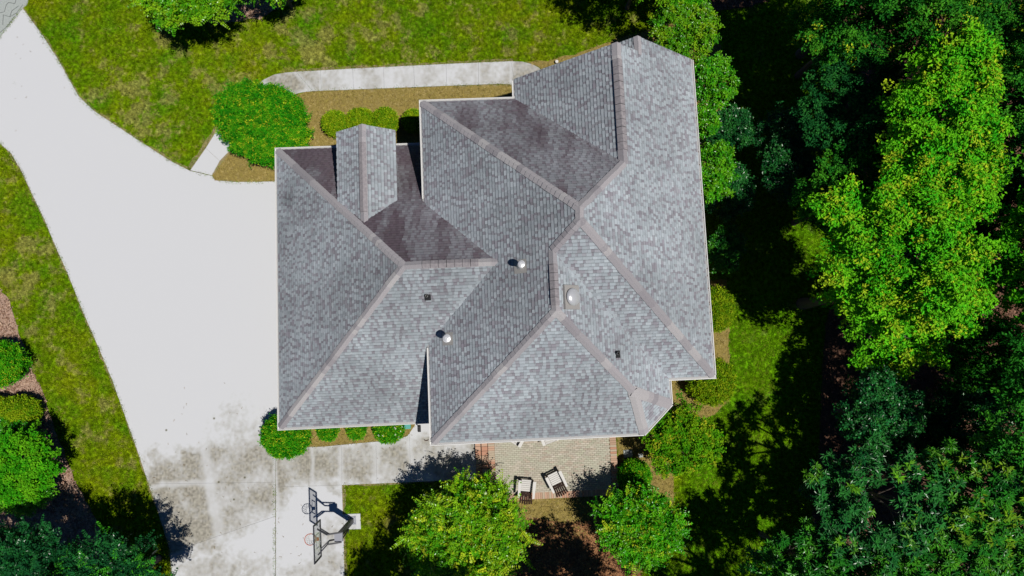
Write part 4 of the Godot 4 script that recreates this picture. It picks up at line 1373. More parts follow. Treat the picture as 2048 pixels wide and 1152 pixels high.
	# looser shrubs and small trees
	var T := [
		["crape_myrtle", "larger bright crape myrtle in front of the patio steps", "tree", Vector3(-1.20, 2.60, 7.64), Vector3(2.35, 1.4, 2.15), {"seed": 301, "k": 11, "share": 0.42, "n": 4200, "meshes": fronds, "pal": p_myrtle, "tip": y_tip, "tips": 0.22, "trunk": 0.07, "hug": 0.5, "per": 6, "spray": 0.5, "gap": -0.2, "group": "crape myrtles by the patio"}],
		["crape_myrtle", "smaller crape myrtle by the round patio shrub, shading the brick corner", "tree", Vector3(6.28, 2.50, 7.35), Vector3(1.4, 1.2, 1.3), {"seed": 302, "k": 8, "share": 0.45, "n": 2600, "meshes": fronds, "pal": p_bright, "tip": y_tip, "tips": 0.15, "trunk": 0.06, "hug": 0.5, "per": 6, "spray": 0.5, "gap": -0.2, "group": "crape myrtles by the patio"}],
		["ornamental_tree", "yellow green small tree against the cut-off roof corner", "tree", Vector3(8.14, 2.00, 3.60), Vector3(1.62, 1.2, 1.62), {"seed": 303, "k": 8, "share": 0.48, "n": 2900, "meshes": broad, "smin": 0.55, "smax": 0.9, "pal": p_ornament, "tip": Color(0.40, 0.40, 0.02), "tips": 0.2, "trunk": 0.06}],
		["verge_tree", "tallest bright green bush in the leaf litter, casting shade on the grass", "tree", Vector3(-20.63, 2.00, 4.65), Vector3(1.42, 1.35, 1.42), {"seed": 304, "k": 8, "share": 0.5, "n": 3600, "meshes": broad, "smin": 0.6, "smax": 0.95, "pal": p_bright, "trunk": 0.07, "gap": -0.3}],
		["verge_bush", "darker small bush between the yellowish double shrub and the tall one", "shrub", Vector3(-21.87, 1.00, 3.60), Vector3(1.0, 0.9, 0.75), {"seed": 305, "k": 5, "share": 0.55, "n": 1300, "meshes": glossy, "smin": 0.6, "smax": 0.9, "pal": p_dense, "trunk": 0.05}],
		["verge_bush", "glossy bush below the tall bright one, next to the dark trees", "shrub", Vector3(-21.08, 1.40, 5.98), Vector3(1.3, 1.1, 0.9), {"seed": 306, "k": 6, "share": 0.5, "n": 1900, "meshes": glossy, "smin": 0.7, "smax": 1.0, "pal": p_bright, "trunk": 0.05}],
		["corner_tree", "dark fine leaved tree near the street end of the lower driveway edge", "tree", Vector3(-19.08, 3.80, 8.51), Vector3(2.2, 1.6, 1.5), {"seed": 307, "k": 9, "share": 0.42, "n": 2400, "meshes": fronds, "pal": p_painted_shade, "trunk": 0.12}],
		["corner_tree", "teal tree with bright sprays whose shade falls across the driveway", "tree", Vector3(-15.51, 4.20, 9.25), Vector3(2.5, 1.5, 1.6), {"seed": 308, "k": 10, "share": 0.4, "n": 2800, "meshes": fronds, "pal": p_painted_shade, "tip": Color(0.06, 0.36, 0.012), "tips": 0.22, "trunk": 0.13}],  # bright tips paint sunlit sprays over the shade-coloured leaves
		["street_tree", "bright leafy tree cut by the frame over the lawn near the street", "tree", Vector3(-13.70, 3.20, -16.58), Vector3(2.0, 1.5, 1.75), {"seed": 309, "k": 9, "share": 0.42, "n": 4200, "meshes": fronds, "pal": p_myrtle, "trunk": 0.09, "gap": -0.25, "group": "young trees along the front lawn"}],
		["street_tree", "thin tree at the frame edge with leaf litter showing beneath it", "tree", Vector3(-10.20, 3.00, -17.46), Vector3(1.4, 1.2, 1.3), {"seed": 310, "k": 6, "share": 0.45, "n": 1700, "meshes": fronds, "pal": p_myrtle, "trunk": 0.07, "group": "young trees along the front lawn"}],
		["lawn_tree", "tree beyond the frame whose shade dapples the lawn beside the twin gables", "tree", Vector3(6.72, 4.20, -17.57), Vector3(2.6, 1.8, 2.1), {"seed": 311, "k": 8, "share": 0.45, "n": 3200, "meshes": broad, "smin": 0.6, "smax": 1.0, "pal": p_myrtle, "trunk": 0.1}],
		["lawn_tree", "leafy sprays at the frame edge over the dark brown leaf litter", "tree", Vector3(9.20, 3.00, -17.25), Vector3(1.3, 1.0, 1.1), {"seed": 312, "k": 6, "share": 0.45, "n": 1300, "meshes": broad, "smin": 0.6, "smax": 0.95, "pal": p_bright, "trunk": 0.07}],
		["holly_tree", "twiggy yellow green tree nearest the peak of the twin gables", "tree", Vector3(8.61, 3.40, -14.57), Vector3(1.45, 1.4, 1.25), {"seed": 313, "k": 8, "share": 0.48, "n": 2600, "meshes": glossy, "smin": 0.65, "smax": 1.0, "pal": p_myrtle, "trunk": 0.07, "group": "trees along the east wall"}],
		["holly_tree", "glossy tree with white glints at the top end of the long gutter", "tree", Vector3(9.85, 3.20, -12.38), Vector3(0.92, 1.3, 1.1), {"seed": 314, "k": 6, "share": 0.5, "n": 1900, "meshes": glossy, "smin": 0.7, "smax": 1.05, "pal": p_bright, "trunk": 0.06, "group": "trees along the east wall"}],
		["holly_tree", "narrow bright bush wedged between the long gutter and a shaded teal bush", "tree", Vector3(9.44, 3.00, -10.57), Vector3(0.60, 1.2, 0.75), {"seed": 315, "k": 5, "share": 0.5, "n": 1100, "meshes": glossy, "smin": 0.7, "smax": 1.0, "pal": p_bright, "trunk": 0.05, "group": "trees along the east wall"}],
		["holly_tree", "shaded teal bush between two sunlit glossy ones by the long gutter", "tree", Vector3(10.77, 2.20, -10.44), Vector3(1.15, 1.2, 0.95), {"seed": 316, "k": 6, "share": 0.5, "n": 1700, "meshes": glossy, "smin": 0.7, "smax": 1.0, "pal": p_shaded_teal, "trunk": 0.06, "group": "trees along the east wall"}],
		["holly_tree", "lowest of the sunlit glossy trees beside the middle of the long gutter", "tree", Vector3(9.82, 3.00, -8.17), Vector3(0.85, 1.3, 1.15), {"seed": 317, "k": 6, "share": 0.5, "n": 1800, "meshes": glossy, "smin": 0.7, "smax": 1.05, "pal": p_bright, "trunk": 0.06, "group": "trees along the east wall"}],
		["holly_tree", "very dark bush in the shade of the huge tree beside the long gutter", "tree", Vector3(11.02, 2.00, -7.63), Vector3(1.0, 1.1, 1.25), {"seed": 318, "k": 6, "share": 0.5, "n": 1700, "meshes": glossy, "smin": 0.7, "smax": 1.0, "pal": p_shaded_teal, "trunk": 0.06, "group": "trees along the east wall"}],
		["holly_tree", "small dark bush above the olive clipped shrub at the long gutter", "tree", Vector3(10.80, 1.40, -4.94), Vector3(0.8, 0.9, 1.0), {"seed": 319, "k": 5, "share": 0.5, "n": 1200, "meshes": glossy, "smin": 0.7, "smax": 1.0, "pal": p_wood, "trunk": 0.05, "group": "trees along the east wall"}],
		# the wood
		["tall_tree", "upper half of the huge sunlit yellow green canopy, with the pointed top", "tree", Vector3(16.84, 8.40, -8.04), Vector3(2.4, 2.4, 3.4), {"seed": 401, "lobes": [[Vector3(17.40, 9.00, -11.06), Vector3(0.70, 0.56, 0.70)], [Vector3(17.09, 8.80, -10.12), Vector3(1.09, 0.87, 1.09)], [Vector3(16.80, 8.40, -8.91), Vector3(1.44, 1.15, 1.44)], [Vector3(17.69, 8.20, -8.70), Vector3(1.05, 0.84, 1.05)], [Vector3(17.16, 8.00, -7.39), Vector3(1.49, 1.19, 1.49)], [Vector3(16.28, 7.60, -7.90), Vector3(0.96, 0.77, 0.96)], [Vector3(16.30, 7.60, -6.61), Vector3(1.23, 0.98, 1.23)], [Vector3(18.12, 7.20, -6.32), Vector3(0.96, 0.77, 0.96)]], "n": 9500, "per": 10, "spray": 0.72, "meshes": broad, "pal": p_big, "tip": Color(0.42, 0.54, 0.02), "tips": 0.24, "trunk": 0.22, "gap": 0.05, "freq": 0.6, "lump": 0.34, "group": "tall trees of the wood"}],
		["tall_tree", "lower half of the huge sunlit yellow green canopy, widest of the wood", "tree", Vector3(15.03, 8.00, -2.50), Vector3(3.2, 2.4, 2.8), {"seed": 402, "lobes": [[Vector3(12.95, 7.80, -5.39), Vector3(0.77, 0.62, 0.77)], [Vector3(14.22, 7.40, -4.79), Vector3(0.81, 0.65, 0.81)], [Vector3(15.15, 8.20, -4.93), Vector3(1.32, 1.05, 1.32)], [Vector3(14.15, 7.80, -3.38), Vector3(1.37, 1.09, 1.37)], [Vector3(15.56, 8.60, -3.36), Vector3(1.67, 1.33, 1.67)], [Vector3(15.16, 4.00, -2.54), Vector3(0.84, 0.67, 0.84)], [Vector3(15.39, 7.00, -1.88), Vector3(1.44, 1.15, 1.44)], [Vector3(17.25, 7.20, -2.20), Vector3(1.14, 0.91, 1.14)], [Vector3(16.83, 3.80, -0.60), Vector3(1.02, 0.81, 1.02)], [Vector3(17.78, 4.60, -0.27), Vector3(0.84, 0.67, 0.84)], [Vector3(19.01, 6.40, -2.46), Vector3(0.67, 0.53, 0.67)]], "n": 12000, "per": 10, "spray": 0.72, "meshes": broad, "pal": p_big, "tip": Color(0.42, 0.54, 0.02), "tips": 0.24, "trunk": 0.24, "gap": 0.05, "freq": 0.6, "lump": 0.34, "group": "tall trees of the wood"}],
		["woodland_tree", "dark green tree in shade above the huge canopy, against the dark lawn", "tree", Vector3(15.23, 5.20, -10.49), Vector3(2.2, 1.8, 2.4), {"seed": 403, "k": 9, "share": 0.42, "n": 3600, "meshes": broad, "smin": 0.7, "smax": 1.0, "pal": p_shaded_teal, "trunk": 0.13, "group": "dark trees of the wood"}],
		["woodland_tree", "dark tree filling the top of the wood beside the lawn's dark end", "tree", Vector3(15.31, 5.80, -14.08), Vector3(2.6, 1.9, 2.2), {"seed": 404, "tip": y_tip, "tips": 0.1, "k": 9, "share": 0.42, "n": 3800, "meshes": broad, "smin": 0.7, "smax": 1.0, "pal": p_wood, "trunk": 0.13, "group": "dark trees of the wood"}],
		["woodland_tree", "low dark tree standing alone on the shaded lawn near the huge canopy", "tree", Vector3(13.49, 2.60, -9.19), Vector3(1.5, 1.4, 1.9), {"seed": 405, "k": 7, "share": 0.46, "n": 2200, "meshes": glossy, "pal": p_shaded_teal, "trunk": 0.09, "group": "dark trees of the wood"}],
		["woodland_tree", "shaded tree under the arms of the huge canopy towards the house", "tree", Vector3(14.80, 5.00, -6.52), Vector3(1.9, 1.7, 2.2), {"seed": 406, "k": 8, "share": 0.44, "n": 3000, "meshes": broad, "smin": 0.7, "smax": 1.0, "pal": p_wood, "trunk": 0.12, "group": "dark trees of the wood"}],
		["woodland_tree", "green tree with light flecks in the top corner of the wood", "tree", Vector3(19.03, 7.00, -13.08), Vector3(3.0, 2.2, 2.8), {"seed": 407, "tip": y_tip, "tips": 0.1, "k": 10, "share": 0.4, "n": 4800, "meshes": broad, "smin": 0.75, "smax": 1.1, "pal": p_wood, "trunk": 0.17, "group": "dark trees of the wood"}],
		["woodland_tree", "dark tree behind the pointed top of the huge canopy at the frame edge", "tree", Vector3(21.69, 6.60, -8.86), Vector3(2.3, 2.0, 3.3), {"seed": 408, "k": 9, "share": 0.42, "n": 3800, "meshes": broad, "smin": 0.75, "smax": 1.1, "pal": p_shaded_teal, "trunk": 0.16, "group": "dark trees of the wood"}],
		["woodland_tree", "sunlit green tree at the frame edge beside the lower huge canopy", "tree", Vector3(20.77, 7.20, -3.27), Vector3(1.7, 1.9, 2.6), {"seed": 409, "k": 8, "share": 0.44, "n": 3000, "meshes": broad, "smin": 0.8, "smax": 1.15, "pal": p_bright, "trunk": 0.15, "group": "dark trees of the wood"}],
		["woodland_tree", "dark tree in the gap between the huge canopy and the frame edge", "tree", Vector3(20.59, 5.40, -5.81), Vector3(2.2, 1.7, 2.6), {"seed": 410, "k": 8, "share": 0.44, "n": 3200, "meshes": broad, "smin": 0.75, "smax": 1.05, "pal": p_shaded_teal, "trunk": 0.14, "group": "dark trees of the wood"}],
		["woodland_tree", "teal understory tree just below the huge canopy beside brown litter", "tree", Vector3(16.40, 3.80, 2.66), Vector3(1.55, 1.5, 1.95), {"seed": 411, "k": 8, "share": 0.46, "n": 2700, "meshes": glossy, "pal": p_shaded_teal, "tip": Color(0.02, 0.22, 0.05), "tips": 0.25, "trunk": 0.1, "group": "dark trees of the wood"}],
		["woodland_tree", "small teal sapling on the litter between the understory tree and the rosette leaved trees", "tree", Vector3(19.07, 2.40, 3.68), Vector3(1.2, 1.0, 1.0), {"seed": 412, "k": 6, "share": 0.48, "n": 1300, "meshes": glossy, "pal": p_shaded_teal, "trunk": 0.07, "group": "dark trees of the wood"}],
		["woodland_tree", "nearly black tree in the dark hollow at the frame edge below the canopy", "tree", Vector3(22.87, 3.20, 1.99), Vector3(1.6, 1.3, 2.2), {"seed": 413, "k": 7, "share": 0.46, "n": 2000, "meshes": glossy, "pal": p_shaded_teal, "trunk": 0.1, "group": "dark trees of the wood"}],
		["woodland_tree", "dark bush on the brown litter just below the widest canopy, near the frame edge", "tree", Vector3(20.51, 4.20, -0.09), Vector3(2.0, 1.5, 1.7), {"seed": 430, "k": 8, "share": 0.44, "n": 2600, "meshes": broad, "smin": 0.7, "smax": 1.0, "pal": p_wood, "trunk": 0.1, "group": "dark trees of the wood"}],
		["woodland_tree", "dark understory tree in the middle of the hollow above the rosette leaved trees", "tree", Vector3(20.44, 3.40, 2.72), Vector3(1.7, 1.3, 1.6), {"seed": 431, "k": 7, "share": 0.46, "n": 2000, "meshes": glossy, "pal": p_shaded_teal, "trunk": 0.09, "group": "dark trees of the wood"}],
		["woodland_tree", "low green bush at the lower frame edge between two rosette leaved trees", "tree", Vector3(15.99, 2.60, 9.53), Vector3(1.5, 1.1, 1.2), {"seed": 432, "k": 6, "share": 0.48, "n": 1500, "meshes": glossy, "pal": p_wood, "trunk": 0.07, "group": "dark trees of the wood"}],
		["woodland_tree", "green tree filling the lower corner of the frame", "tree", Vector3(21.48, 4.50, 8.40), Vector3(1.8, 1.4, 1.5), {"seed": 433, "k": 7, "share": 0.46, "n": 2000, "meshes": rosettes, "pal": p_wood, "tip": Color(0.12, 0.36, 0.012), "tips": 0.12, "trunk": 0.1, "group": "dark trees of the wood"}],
		["magnolia_tree", "broadest rosette leaved tree, with lime sprays at its middle", "tree", Vector3(15.15, 6.00, 5.55), Vector3(2.9, 1.8, 2.4), {"seed": 414, "k": 11, "share": 0.32, "n": 900, "meshes": rosettes, "pal": p_shaded_teal, "tip": Color(0.12, 0.34, 0.012), "tips": 0.16, "trunk": 0.15, "gap": 0.0, "freq": 1.1, "group": "rosette leaved trees of the wood"}],
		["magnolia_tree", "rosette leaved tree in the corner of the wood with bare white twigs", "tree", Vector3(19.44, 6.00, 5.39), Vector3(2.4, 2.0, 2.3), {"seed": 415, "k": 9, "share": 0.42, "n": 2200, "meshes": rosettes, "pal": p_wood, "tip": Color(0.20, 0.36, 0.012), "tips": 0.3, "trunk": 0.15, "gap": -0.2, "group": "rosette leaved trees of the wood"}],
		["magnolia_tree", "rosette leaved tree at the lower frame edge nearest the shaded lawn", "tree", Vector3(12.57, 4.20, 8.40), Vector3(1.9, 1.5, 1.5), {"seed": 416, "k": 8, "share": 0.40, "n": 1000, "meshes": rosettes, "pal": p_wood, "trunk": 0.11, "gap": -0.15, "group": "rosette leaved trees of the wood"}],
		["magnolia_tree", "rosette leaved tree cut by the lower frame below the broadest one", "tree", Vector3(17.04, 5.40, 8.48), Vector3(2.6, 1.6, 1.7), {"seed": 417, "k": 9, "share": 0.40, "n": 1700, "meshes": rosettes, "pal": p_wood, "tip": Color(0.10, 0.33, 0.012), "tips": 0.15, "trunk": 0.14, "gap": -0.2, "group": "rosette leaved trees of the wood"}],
		["magnolia_tree", "dim rosette leaved bush between the shaded lawn and the broadest tree", "tree", Vector3(15.01, 2.40, 6.05), Vector3(1.2, 1.0, 1.1), {"seed": 418, "k": 7, "share": 0.46, "n": 800, "meshes": rosettes, "pal": p_shaded_teal, "trunk": 0.09, "group": "rosette leaved trees of the wood"}],
		# just outside the frame: they shade the wood's edge
		["edge_tree", "tall tree beyond the frame shading the top corner of the wood", "tree", Vector3(22.34, 9.00, -9.98), Vector3(3.2, 3.0, 4.2), {"seed": 419, "k": 10, "share": 0.42, "n": 3800, "meshes": broad, "pal": p_wood, "trunk": 0.22, "group": "trees beyond the frame"}],
		["edge_tree", "tall tree beyond the frame shading the dark hollow of the wood", "tree", Vector3(21.68, 9.00, 1.61), Vector3(3.4, 3.0, 4.0), {"seed": 420, "k": 10, "share": 0.42, "n": 3800, "meshes": broad, "pal": p_wood, "trunk": 0.22, "group": "trees beyond the frame"}],
		["edge_tree", "tree beyond the lower frame shading the lawn by the rosette leaved trees", "tree", Vector3(11.70, 7.50, 11.10), Vector3(3.6, 2.4, 2.8), {"seed": 421, "gap": 0.05, "k": 10, "share": 0.36, "n": 1500, "meshes": broad, "pal": p_wood, "trunk": 0.2, "group": "trees beyond the frame"}],
		["edge_tree", "tree beyond the frame corner shading the teal tree by the driveway", "tree", Vector3(-16.2, 7.6, 11.6), Vector3(3.0, 2.2, 2.2), {"seed": 425, "k": 9, "share": 0.42, "n": 3400, "meshes": broad, "pal": p_wood, "trunk": 0.18, "group": "trees beyond the frame"}],
		["edge_tree", "tree beyond the frame shading the sunlit tree at the frame edge", "tree", Vector3(22.12, 8.50, -3.48), Vector3(2.4, 2.4, 3.0), {"seed": 426, "k": 9, "share": 0.42, "n": 3400, "meshes": broad, "pal": p_wood, "trunk": 0.2, "group": "trees beyond the frame"}],
		["edge_tree", "tall tree beyond the frame above the dark end of the lawn", "tree", Vector3(15.49, 8.50, -15.21), Vector3(3.0, 2.2, 2.4), {"seed": 423, "k": 10, "share": 0.42, "n": 3600, "meshes": broad, "pal": p_wood, "trunk": 0.2, "group": "trees beyond the frame"}],
		["edge_tree", "tree beyond the lower frame shading the grass between court and crape myrtle", "tree", Vector3(-1.7, 7.6, 11.7), Vector3(2.7, 2.0, 2.2), {"seed": 424, "k": 9, "share": 0.42, "n": 3400, "meshes": broad, "pal": p_wood, "trunk": 0.18, "group": "trees beyond the frame"}],
		["edge_tree", "tree beyond the lower frame shading the brown bed below the patio", "tree", Vector3(4.27, 6.50, 11.43), Vector3(3.2, 2.0, 2.2), {"seed": 422, "k": 9, "share": 0.42, "n": 3600, "meshes": broad, "pal": p_wood, "trunk": 0.18, "group": "trees beyond the frame"}],
	]
	for t in T:
		tree(t[0], t[1], t[2], t[3], t[4], t[5])


# ---------------------------------------------------------------- patio, chairs, hoop, small things
func build_objects() -> void:
	build_patio()
	build_chairs()
	build_hoop()
	# a teal box by the side door
	var tb := thing("utility_box", "small teal plastic box against the garage wall by the flowering shrub", "box", Vector3(-4.10, 0.20, 3.28), YAW)
	var b := MB.new()
	b.box(Vector3(0, 0, 0), Vector3(0.26, 0.34, 0.2))
	put("body", b.mesh(M.teal_plastic), tb)
	b = MB.new()
	b.box(Vector3(0, 0.19, 0), Vector3(0.3, 0.04, 0.24))
	put("lid", b.mesh(M.teal_plastic), tb)
	# a black bin by the side door
	var bn := thing("boot_tray", "dark upright boot brush standing by the side door under the eave", "boot brush", Vector3(-3.57, 0.05, 3.42), YAW)
	b = MB.new()
	b.box(Vector3(0, 0.05, 0), Vector3(0.13, 0.1, 0.3))
	put("base", b.mesh(M.black), bn)
	b = MB.new()
	b.bar(Vector3(0, 0.1, -0.1), Vector3(0, 0.6, -0.12), 0.03, 0.03)
	put("handle", b.mesh(M.black), bn)
	# hose guide
	b = MB.new()
	var pts: Array = []
	var rad: Array = []
	for i in 7:
		var a := PI * 0.15 + PI * 0.7 * i / 6.0
		pts.append(Vector3(cos(a) * 0.12, 0.05, sin(a) * 0.09))
		rad.append(0.018)
	b.tube(pts, rad, 7)
	var hz := put("door_stop", b.mesh(M.wood_dark))
	hz.position = Vector3(-3.24, 0.02, 3.89)
	tag(hz, "curved brown door stop lying on the concrete by the side door", "door stop")
	# meter covers in the patio bed
	for q in [[Vector3(6.33, 0.06, 4.64), 0.42, "larger square grey cover set in the mulch by the patio corner"], [Vector3(6.93, 0.06, 4.73), 0.22, "smaller grey cover beside the larger square one in the mulch"]]:
		b = MB.new()
		b.prism(PackedVector2Array([Vector2(-q[1] * 0.5, -q[1] * 0.42), Vector2(q[1] * 0.5, -q[1] * 0.42), Vector2(q[1] * 0.5, q[1] * 0.42), Vector2(-q[1] * 0.5, q[1] * 0.42)]), -0.05, 0.02, Color.WHITE, 0.012)
		var o := put("utility_cover", b.mesh(M.asphalt))
		o.position = q[0]
		o.rotation.y = 0.05
		tag(o, q[2], "cover", "covers in the mulch")
	# a white cleanout pipe in the mulch at the front corner
	b = MB.new()
	b.tube([Vector3.ZERO, Vector3(0, 0.16, 0)], [0.07, 0.07], 12)
	b.tube([Vector3(0, 0.16, 0), Vector3(0, 0.2, 0)], [0.085, 0.08], 12)
	var cl := put("cleanout_pipe", b.mesh(M.pvc))
	cl.position = Vector3(3.10, 0.02, -14.65)
	tag(cl, "short white capped pipe in the mulch beside the front gable", "pipe")


func build_patio() -> void:
	# axes of the house: x from -0.50 to 5.54, z from the rear wall to 6.72
	var po := Node3D.new()
	po.name = "brick_patio"
	add_child(po, true)
	po.rotation.y = YAW
	po.set_meta("kind", "structure")
	var x0 := -0.50
	var x1 := 5.54
	var z0 := RZ - 0.45
	var z1 := 6.72
	var top := 0.45
	var core := MB.new()
	core.box(Vector3((x0 + x1) * 0.5, (top - 0.02) * 0.5, (z0 + z1) * 0.5), Vector3(x1 - x0 - 0.01, top - 0.02, z1 - z0 - 0.01), Basis.IDENTITY)
	put("mortar_bed", core.mesh(M.siding), po)
	var rng := RandomNumberGenerator.new()
	rng.seed = 71
	var soldier := [Color(0.44, 0.235, 0.155), Color(0.40, 0.27, 0.185), Color(0.48, 0.31, 0.22), Color(0.43, 0.35, 0.26)]
	var field := [Color(0.435, 0.40, 0.325), Color(0.405, 0.375, 0.30), Color(0.46, 0.42, 0.35), Color(0.42, 0.36, 0.29), Color(0.415, 0.405, 0.315)]
	# soldier course round the three open sides: single bricks
	var bm: Array = []
	for k in soldier:
		var b := MB.new()
		b.box(Vector3.ZERO, Vector3(0.30, 0.06, 0.092), Basis.IDENTITY, k)
		bm.append(b.mesh(M.brick_a))
	var lay := func(at: Vector3, turn: float, parent: Node) -> void:
		var o := put("brick", bm[rng.randi() % 4], parent)
		o.position = at + Vector3(0, rng.randf_range(-0.004, 0.003), 0)
		o.rotation.y = turn + rng.randf_range(-0.015, 0.015)
	var n := int((z1 - 0.32 - z0) / 0.102)
	for i in n:
		lay.call(Vector3(x0 + 0.155, top - 0.028, z0 + 0.06 + i * 0.102), 0.0, po)
		if i % 1 == 0:
			lay.call(Vector3(x1 - 0.155, top - 0.028, z0 + 0.06 + i * 0.102), 0.0, po)
	n = int((x1 - x0) / 0.102)
	for i in n:
		lay.call(Vector3(x0 + 0.055 + i * 0.102, top - 0.028, z1 - 0.155), PI * 0.5, po)
	# running-bond field, too many to number
	var f := MB.new()
	var z := z0 + 0.04
	var row := 0
	while z < z1 - 0.36:
		var x := x0 + 0.315 - (0.1 if row % 2 else 0.0)
		while x < x1 - 0.32:
			var a := maxf(x, x0 + 0.315)
			var e := minf(x + 0.193, x1 - 0.315)
			if e - a > 0.03:
				var k: Color = field[rng.randi() % 5] * rng.randf_range(0.88, 1.1)
				k.a = 1.0
				var moss := clampf(noise_c.get_noise_2d(x * 2.0, z * 2.0) * 1.6, 0.0, 0.6)
				k = k.lerp(Color(0.43, 0.43, 0.34), moss)
				f.box(Vector3((a + e) * 0.5, top - 0.028 + rng.randf_range(-0.003, 0.002), z + 0.04), Vector3(e - a, 0.05, 0.078), Basis.IDENTITY, k)
			x += 0.203
		z += 0.088
		row += 1
	put("field_bricks", f.mesh(M.brick_a), po, "stuff")
	# three brick steps down to the side path
	for s in [[0, 0.34], [1, 0.19]]:
		var sx: float = x0 - 0.30 * (s[0] + 1)
		var sc := MB.new()
		sc.box(Vector3(sx + 0.15, (s[1] - 0.04) * 0.5, (z0 + 5.76) * 0.5), Vector3(0.298, s[1] - 0.04, 5.76 - z0))
		var step := put("step", sc.mesh(M.siding), po)
		for i in int((5.76 - z0) / 0.204):
			var o := put("brick", bm[rng.randi() % 4], step)
			o.position = Vector3(sx + 0.145, s[1] - 0.008, z0 + 0.12 + i * 0.204)
			o.scale = Vector3(0.97, 1.0, 2.05)


func build_chairs() -> void:
	var spots := [
		[Vector3(1.45, 0.45, 6.13), YAW - 0.14, "slatted adirondack chair nearest the larger crape myrtle on the brick patio"],
		[Vector3(2.85, 0.45, 5.80), 0.44, "slatted adirondack chair turned at an angle, mid patio"],
		[Vector3(1.04, 0.45, 3.65), 2.6, "patio chair mostly hidden under the eave, only its arm tip showing by the steps"],
		[Vector3(2.45, 0.45, 3.61), 3.5, "patio chair mostly hidden under the eave, only its dark tip showing mid patio"],
	]
	var first: Node3D
	for s in spots:
		var c: Node3D
		if first == null:
			c = thing("adirondack_chair", s[2], "chair", s[0], s[1], "chairs on the brick patio")
			first = c
			# the sitter faces -z
			for i in 6:
				var b := MB.new()
				b.box(Vector3(0, 0.36 - 0.022 * i, -0.40 + 0.092 * i), Vector3(0.50, 0.022, 0.082), Basis(Vector3.RIGHT, 0.24))
				put("seat_slat", b.mesh(M.wood_pale), c)
			for i in 6:
				var u := i - 2.5
				var a := Vector3(u * 0.083, 0.24, 0.13 + absf(u) * 0.004)
				var e := Vector3(u * 0.105, 0.90 - u * u * 0.016, 0.56 - absf(u) * 0.012)
				var b := MB.new()
				b.bar(a, e, 0.074, 0.02, Color.WHITE, Vector3(0, 0.55, -0.85))
				put("back_slat", b.mesh(M.wood_dark), c)
			for y in [0.36, 0.66]:
				var b := MB.new()
				b.box(Vector3(0, y, 0.245 + (y - 0.36) * 0.62), Vector3(0.56, 0.06, 0.022), Basis(Vector3.RIGHT, 0.55))
				put("back_rail", b.mesh(M.wood_dark), c)
			for x in [-0.335, 0.335]:
				var b := MB.new()
				b.prism(PackedVector2Array([Vector2(x - 0.07, -0.42), Vector2(x + 0.07, -0.42), Vector2(x + 0.075, -0.30), Vector2(x + 0.06, 0.34), Vector2(x - 0.04, 0.36), Vector2(x - 0.075, -0.30)]), 0.575, 0.60, Color.WHITE, 0.004)
				put("armrest", b.mesh(M.wood_pale), c)
				b = MB.new()
				b.box(Vector3(x * 0.86, 0.287, -0.35), Vector3(0.03, 0.574, 0.11))
				put("front_leg", b.mesh(M.wood_dark), c)
				b = MB.new()
				b.bar(Vector3(x * 0.78, 0.34, -0.42), Vector3(x * 0.78, 0.03, 0.46), 0.03, 0.12)
				put("rear_leg", b.mesh(M.wood_dark), c)
			var ap := MB.new()
			ap.box(Vector3(0, 0.30, -0.435), Vector3(0.60, 0.11, 0.024))
			put("apron", ap.mesh(M.wood_dark), c)
		else:
			c = first.duplicate()
			c.name = numbered("adirondack_chair")
			add_child(c, true)
			c.set_meta("label", s[2])
			c.position = s[0]
			c.rotation.y = s[1]


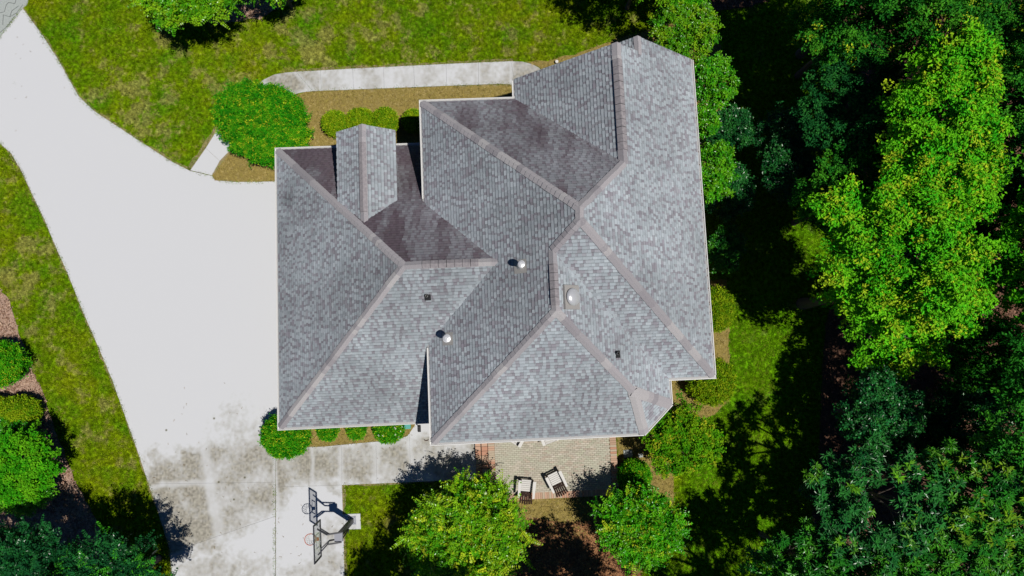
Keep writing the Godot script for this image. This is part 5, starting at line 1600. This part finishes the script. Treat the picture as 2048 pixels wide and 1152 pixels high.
func build_hoop() -> void:
	# in-ground hoop: post beside the pad, glass board over it; own axes: -x towards the court
	var o := thing("basketball_hoop", "in-ground basketball hoop with clear backboard beside the driveway pad", "basketball hoop", Vector3(-6.67, 0.03, 7.63), 0.055)
	var b := MB.new()
	b.box(Vector3(0, 1.5, 0), Vector3(0.17, 2.96, 0.20))
	put("post", b.mesh(M.steel_dark), o)
	b = MB.new()
	b.box(Vector3(0, 0.012, 0), Vector3(0.38, 0.024, 0.38))
	for x in [-0.14, 0.14]:
		for z in [-0.14, 0.14]:
			b.tube([Vector3(x, 0.02, z), Vector3(x, 0.06, z)], [0.018, 0.018], 6)
	put("base_plate", b.mesh(M.steel_grey), o)
	b = MB.new()
	b.box(Vector3(0.05, 2.93, 0), Vector3(0.34, 0.14, 0.36))
	put("bracket", b.mesh(M.steel_grey), o)
	b = MB.new()
	b.bar(Vector3(0.1, 1.2, 0.12), Vector3(0.16, 2.85, 0.12), 0.05, 0.05)
	b.tube([Vector3(0.1, 1.2, 0.12), Vector3(0.1, 1.2, 0.3)], [0.015, 0.015], 6)
	put("height_crank", b.mesh(M.steel_dark), o)
	var bx := -0.72
	for z: float in [-1.0, 1.0]:
		b = MB.new()
		b.bar(Vector3(0.18, 3.02, z * 0.20), Vector3(-0.36, 3.26, z * 0.20), 0.05, 0.07)
		b.bar(Vector3(-0.36, 3.26, z * 0.20), Vector3(bx + 0.04, 3.55, z * 0.52), 0.05, 0.06)
		put("upper_arm", b.mesh(M.steel_dark), o)
		b = MB.new()
		b.bar(Vector3(0.10, 2.72, z * 0.13), Vector3(-0.36, 2.88, z * 0.13), 0.05, 0.07)
		b.bar(Vector3(-0.36, 2.88, z * 0.13), Vector3(bx + 0.04, 3.02, z * 0.40), 0.05, 0.06)
		put("lower_arm", b.mesh(M.steel_dark), o)
		b = MB.new()
		b.bar(Vector3(-0.36, 2.88, z * 0.13), Vector3(-0.36, 3.26, z * 0.20), 0.04, 0.04)
		put("link", b.mesh(M.steel_grey), o)
	# backboard 1.52 x 1.07 from 2.90 up
	var bb := MB.new()
	bb.box(Vector3(bx, 3.435, 0), Vector3(0.012, 1.03, 1.48))
	var board := put("backboard", bb.mesh(M.acrylic), o)
	for q in [[Vector3(bx, 3.97, 0), Vector3(0.045, 0.06, 1.54)], [Vector3(bx, 2.92, 0), Vector3(0.045, 0.10, 1.54)], [Vector3(bx, 3.44, -0.745), Vector3(0.045, 0.93, 0.06)], [Vector3(bx, 3.44, 0.745), Vector3(0.045, 0.93, 0.06)]]:
		b = MB.new()
		b.box(q[0], q[1])
		put("frame", b.mesh(M.steel_dark), board)
	b = MB.new()
	for q in [[Vector3(bx - 0.012, 3.55, 0), Vector3(0.006, 0.05, 0.61)], [Vector3(bx - 0.012, 3.10, 0), Vector3(0.006, 0.05, 0.61)], [Vector3(bx - 0.012, 3.325, -0.28), Vector3(0.006, 0.40, 0.05)], [Vector3(bx - 0.012, 3.325, 0.28), Vector3(0.006, 0.40, 0.05)]]:
		b.box(q[0], q[1])
	put("target_square", b.mesh(M.white_paint), board)
	# rim and net
	var c := Vector3(bx - 0.40, 3.05, 0)
	b = MB.new()
	var pts: Array = []
	var rad: Array = []
	for i in 33:
		pts.append(c + Vector3(cos(TAU * i / 32.0), 0, sin(TAU * i / 32.0)) * 0.235)
		rad.append(0.014)
	b.tube(pts, rad, 7, Color.WHITE, false)
	b.box(c + Vector3(0.29, 0, 0), Vector3(0.16, 0.05, 0.14))
	var rim := put("rim", b.mesh(M.rim_orange), o)
	b = MB.new()
	for i in 12:
		for s: int in [-1, 1]:
			var last := Vector3.ZERO
			for j in 5:
				var a: float = TAU * (i + s * j * 0.5) / 12.0
				var r := 0.23 - 0.022 * j
				var q: Vector3 = c + Vector3(cos(a) * r, -0.10 * j, sin(a) * r)
				if j > 0:
					b.bar(last, q, 0.008, 0.008)
				last = q
	put("net", b.mesh(M.net), rim)
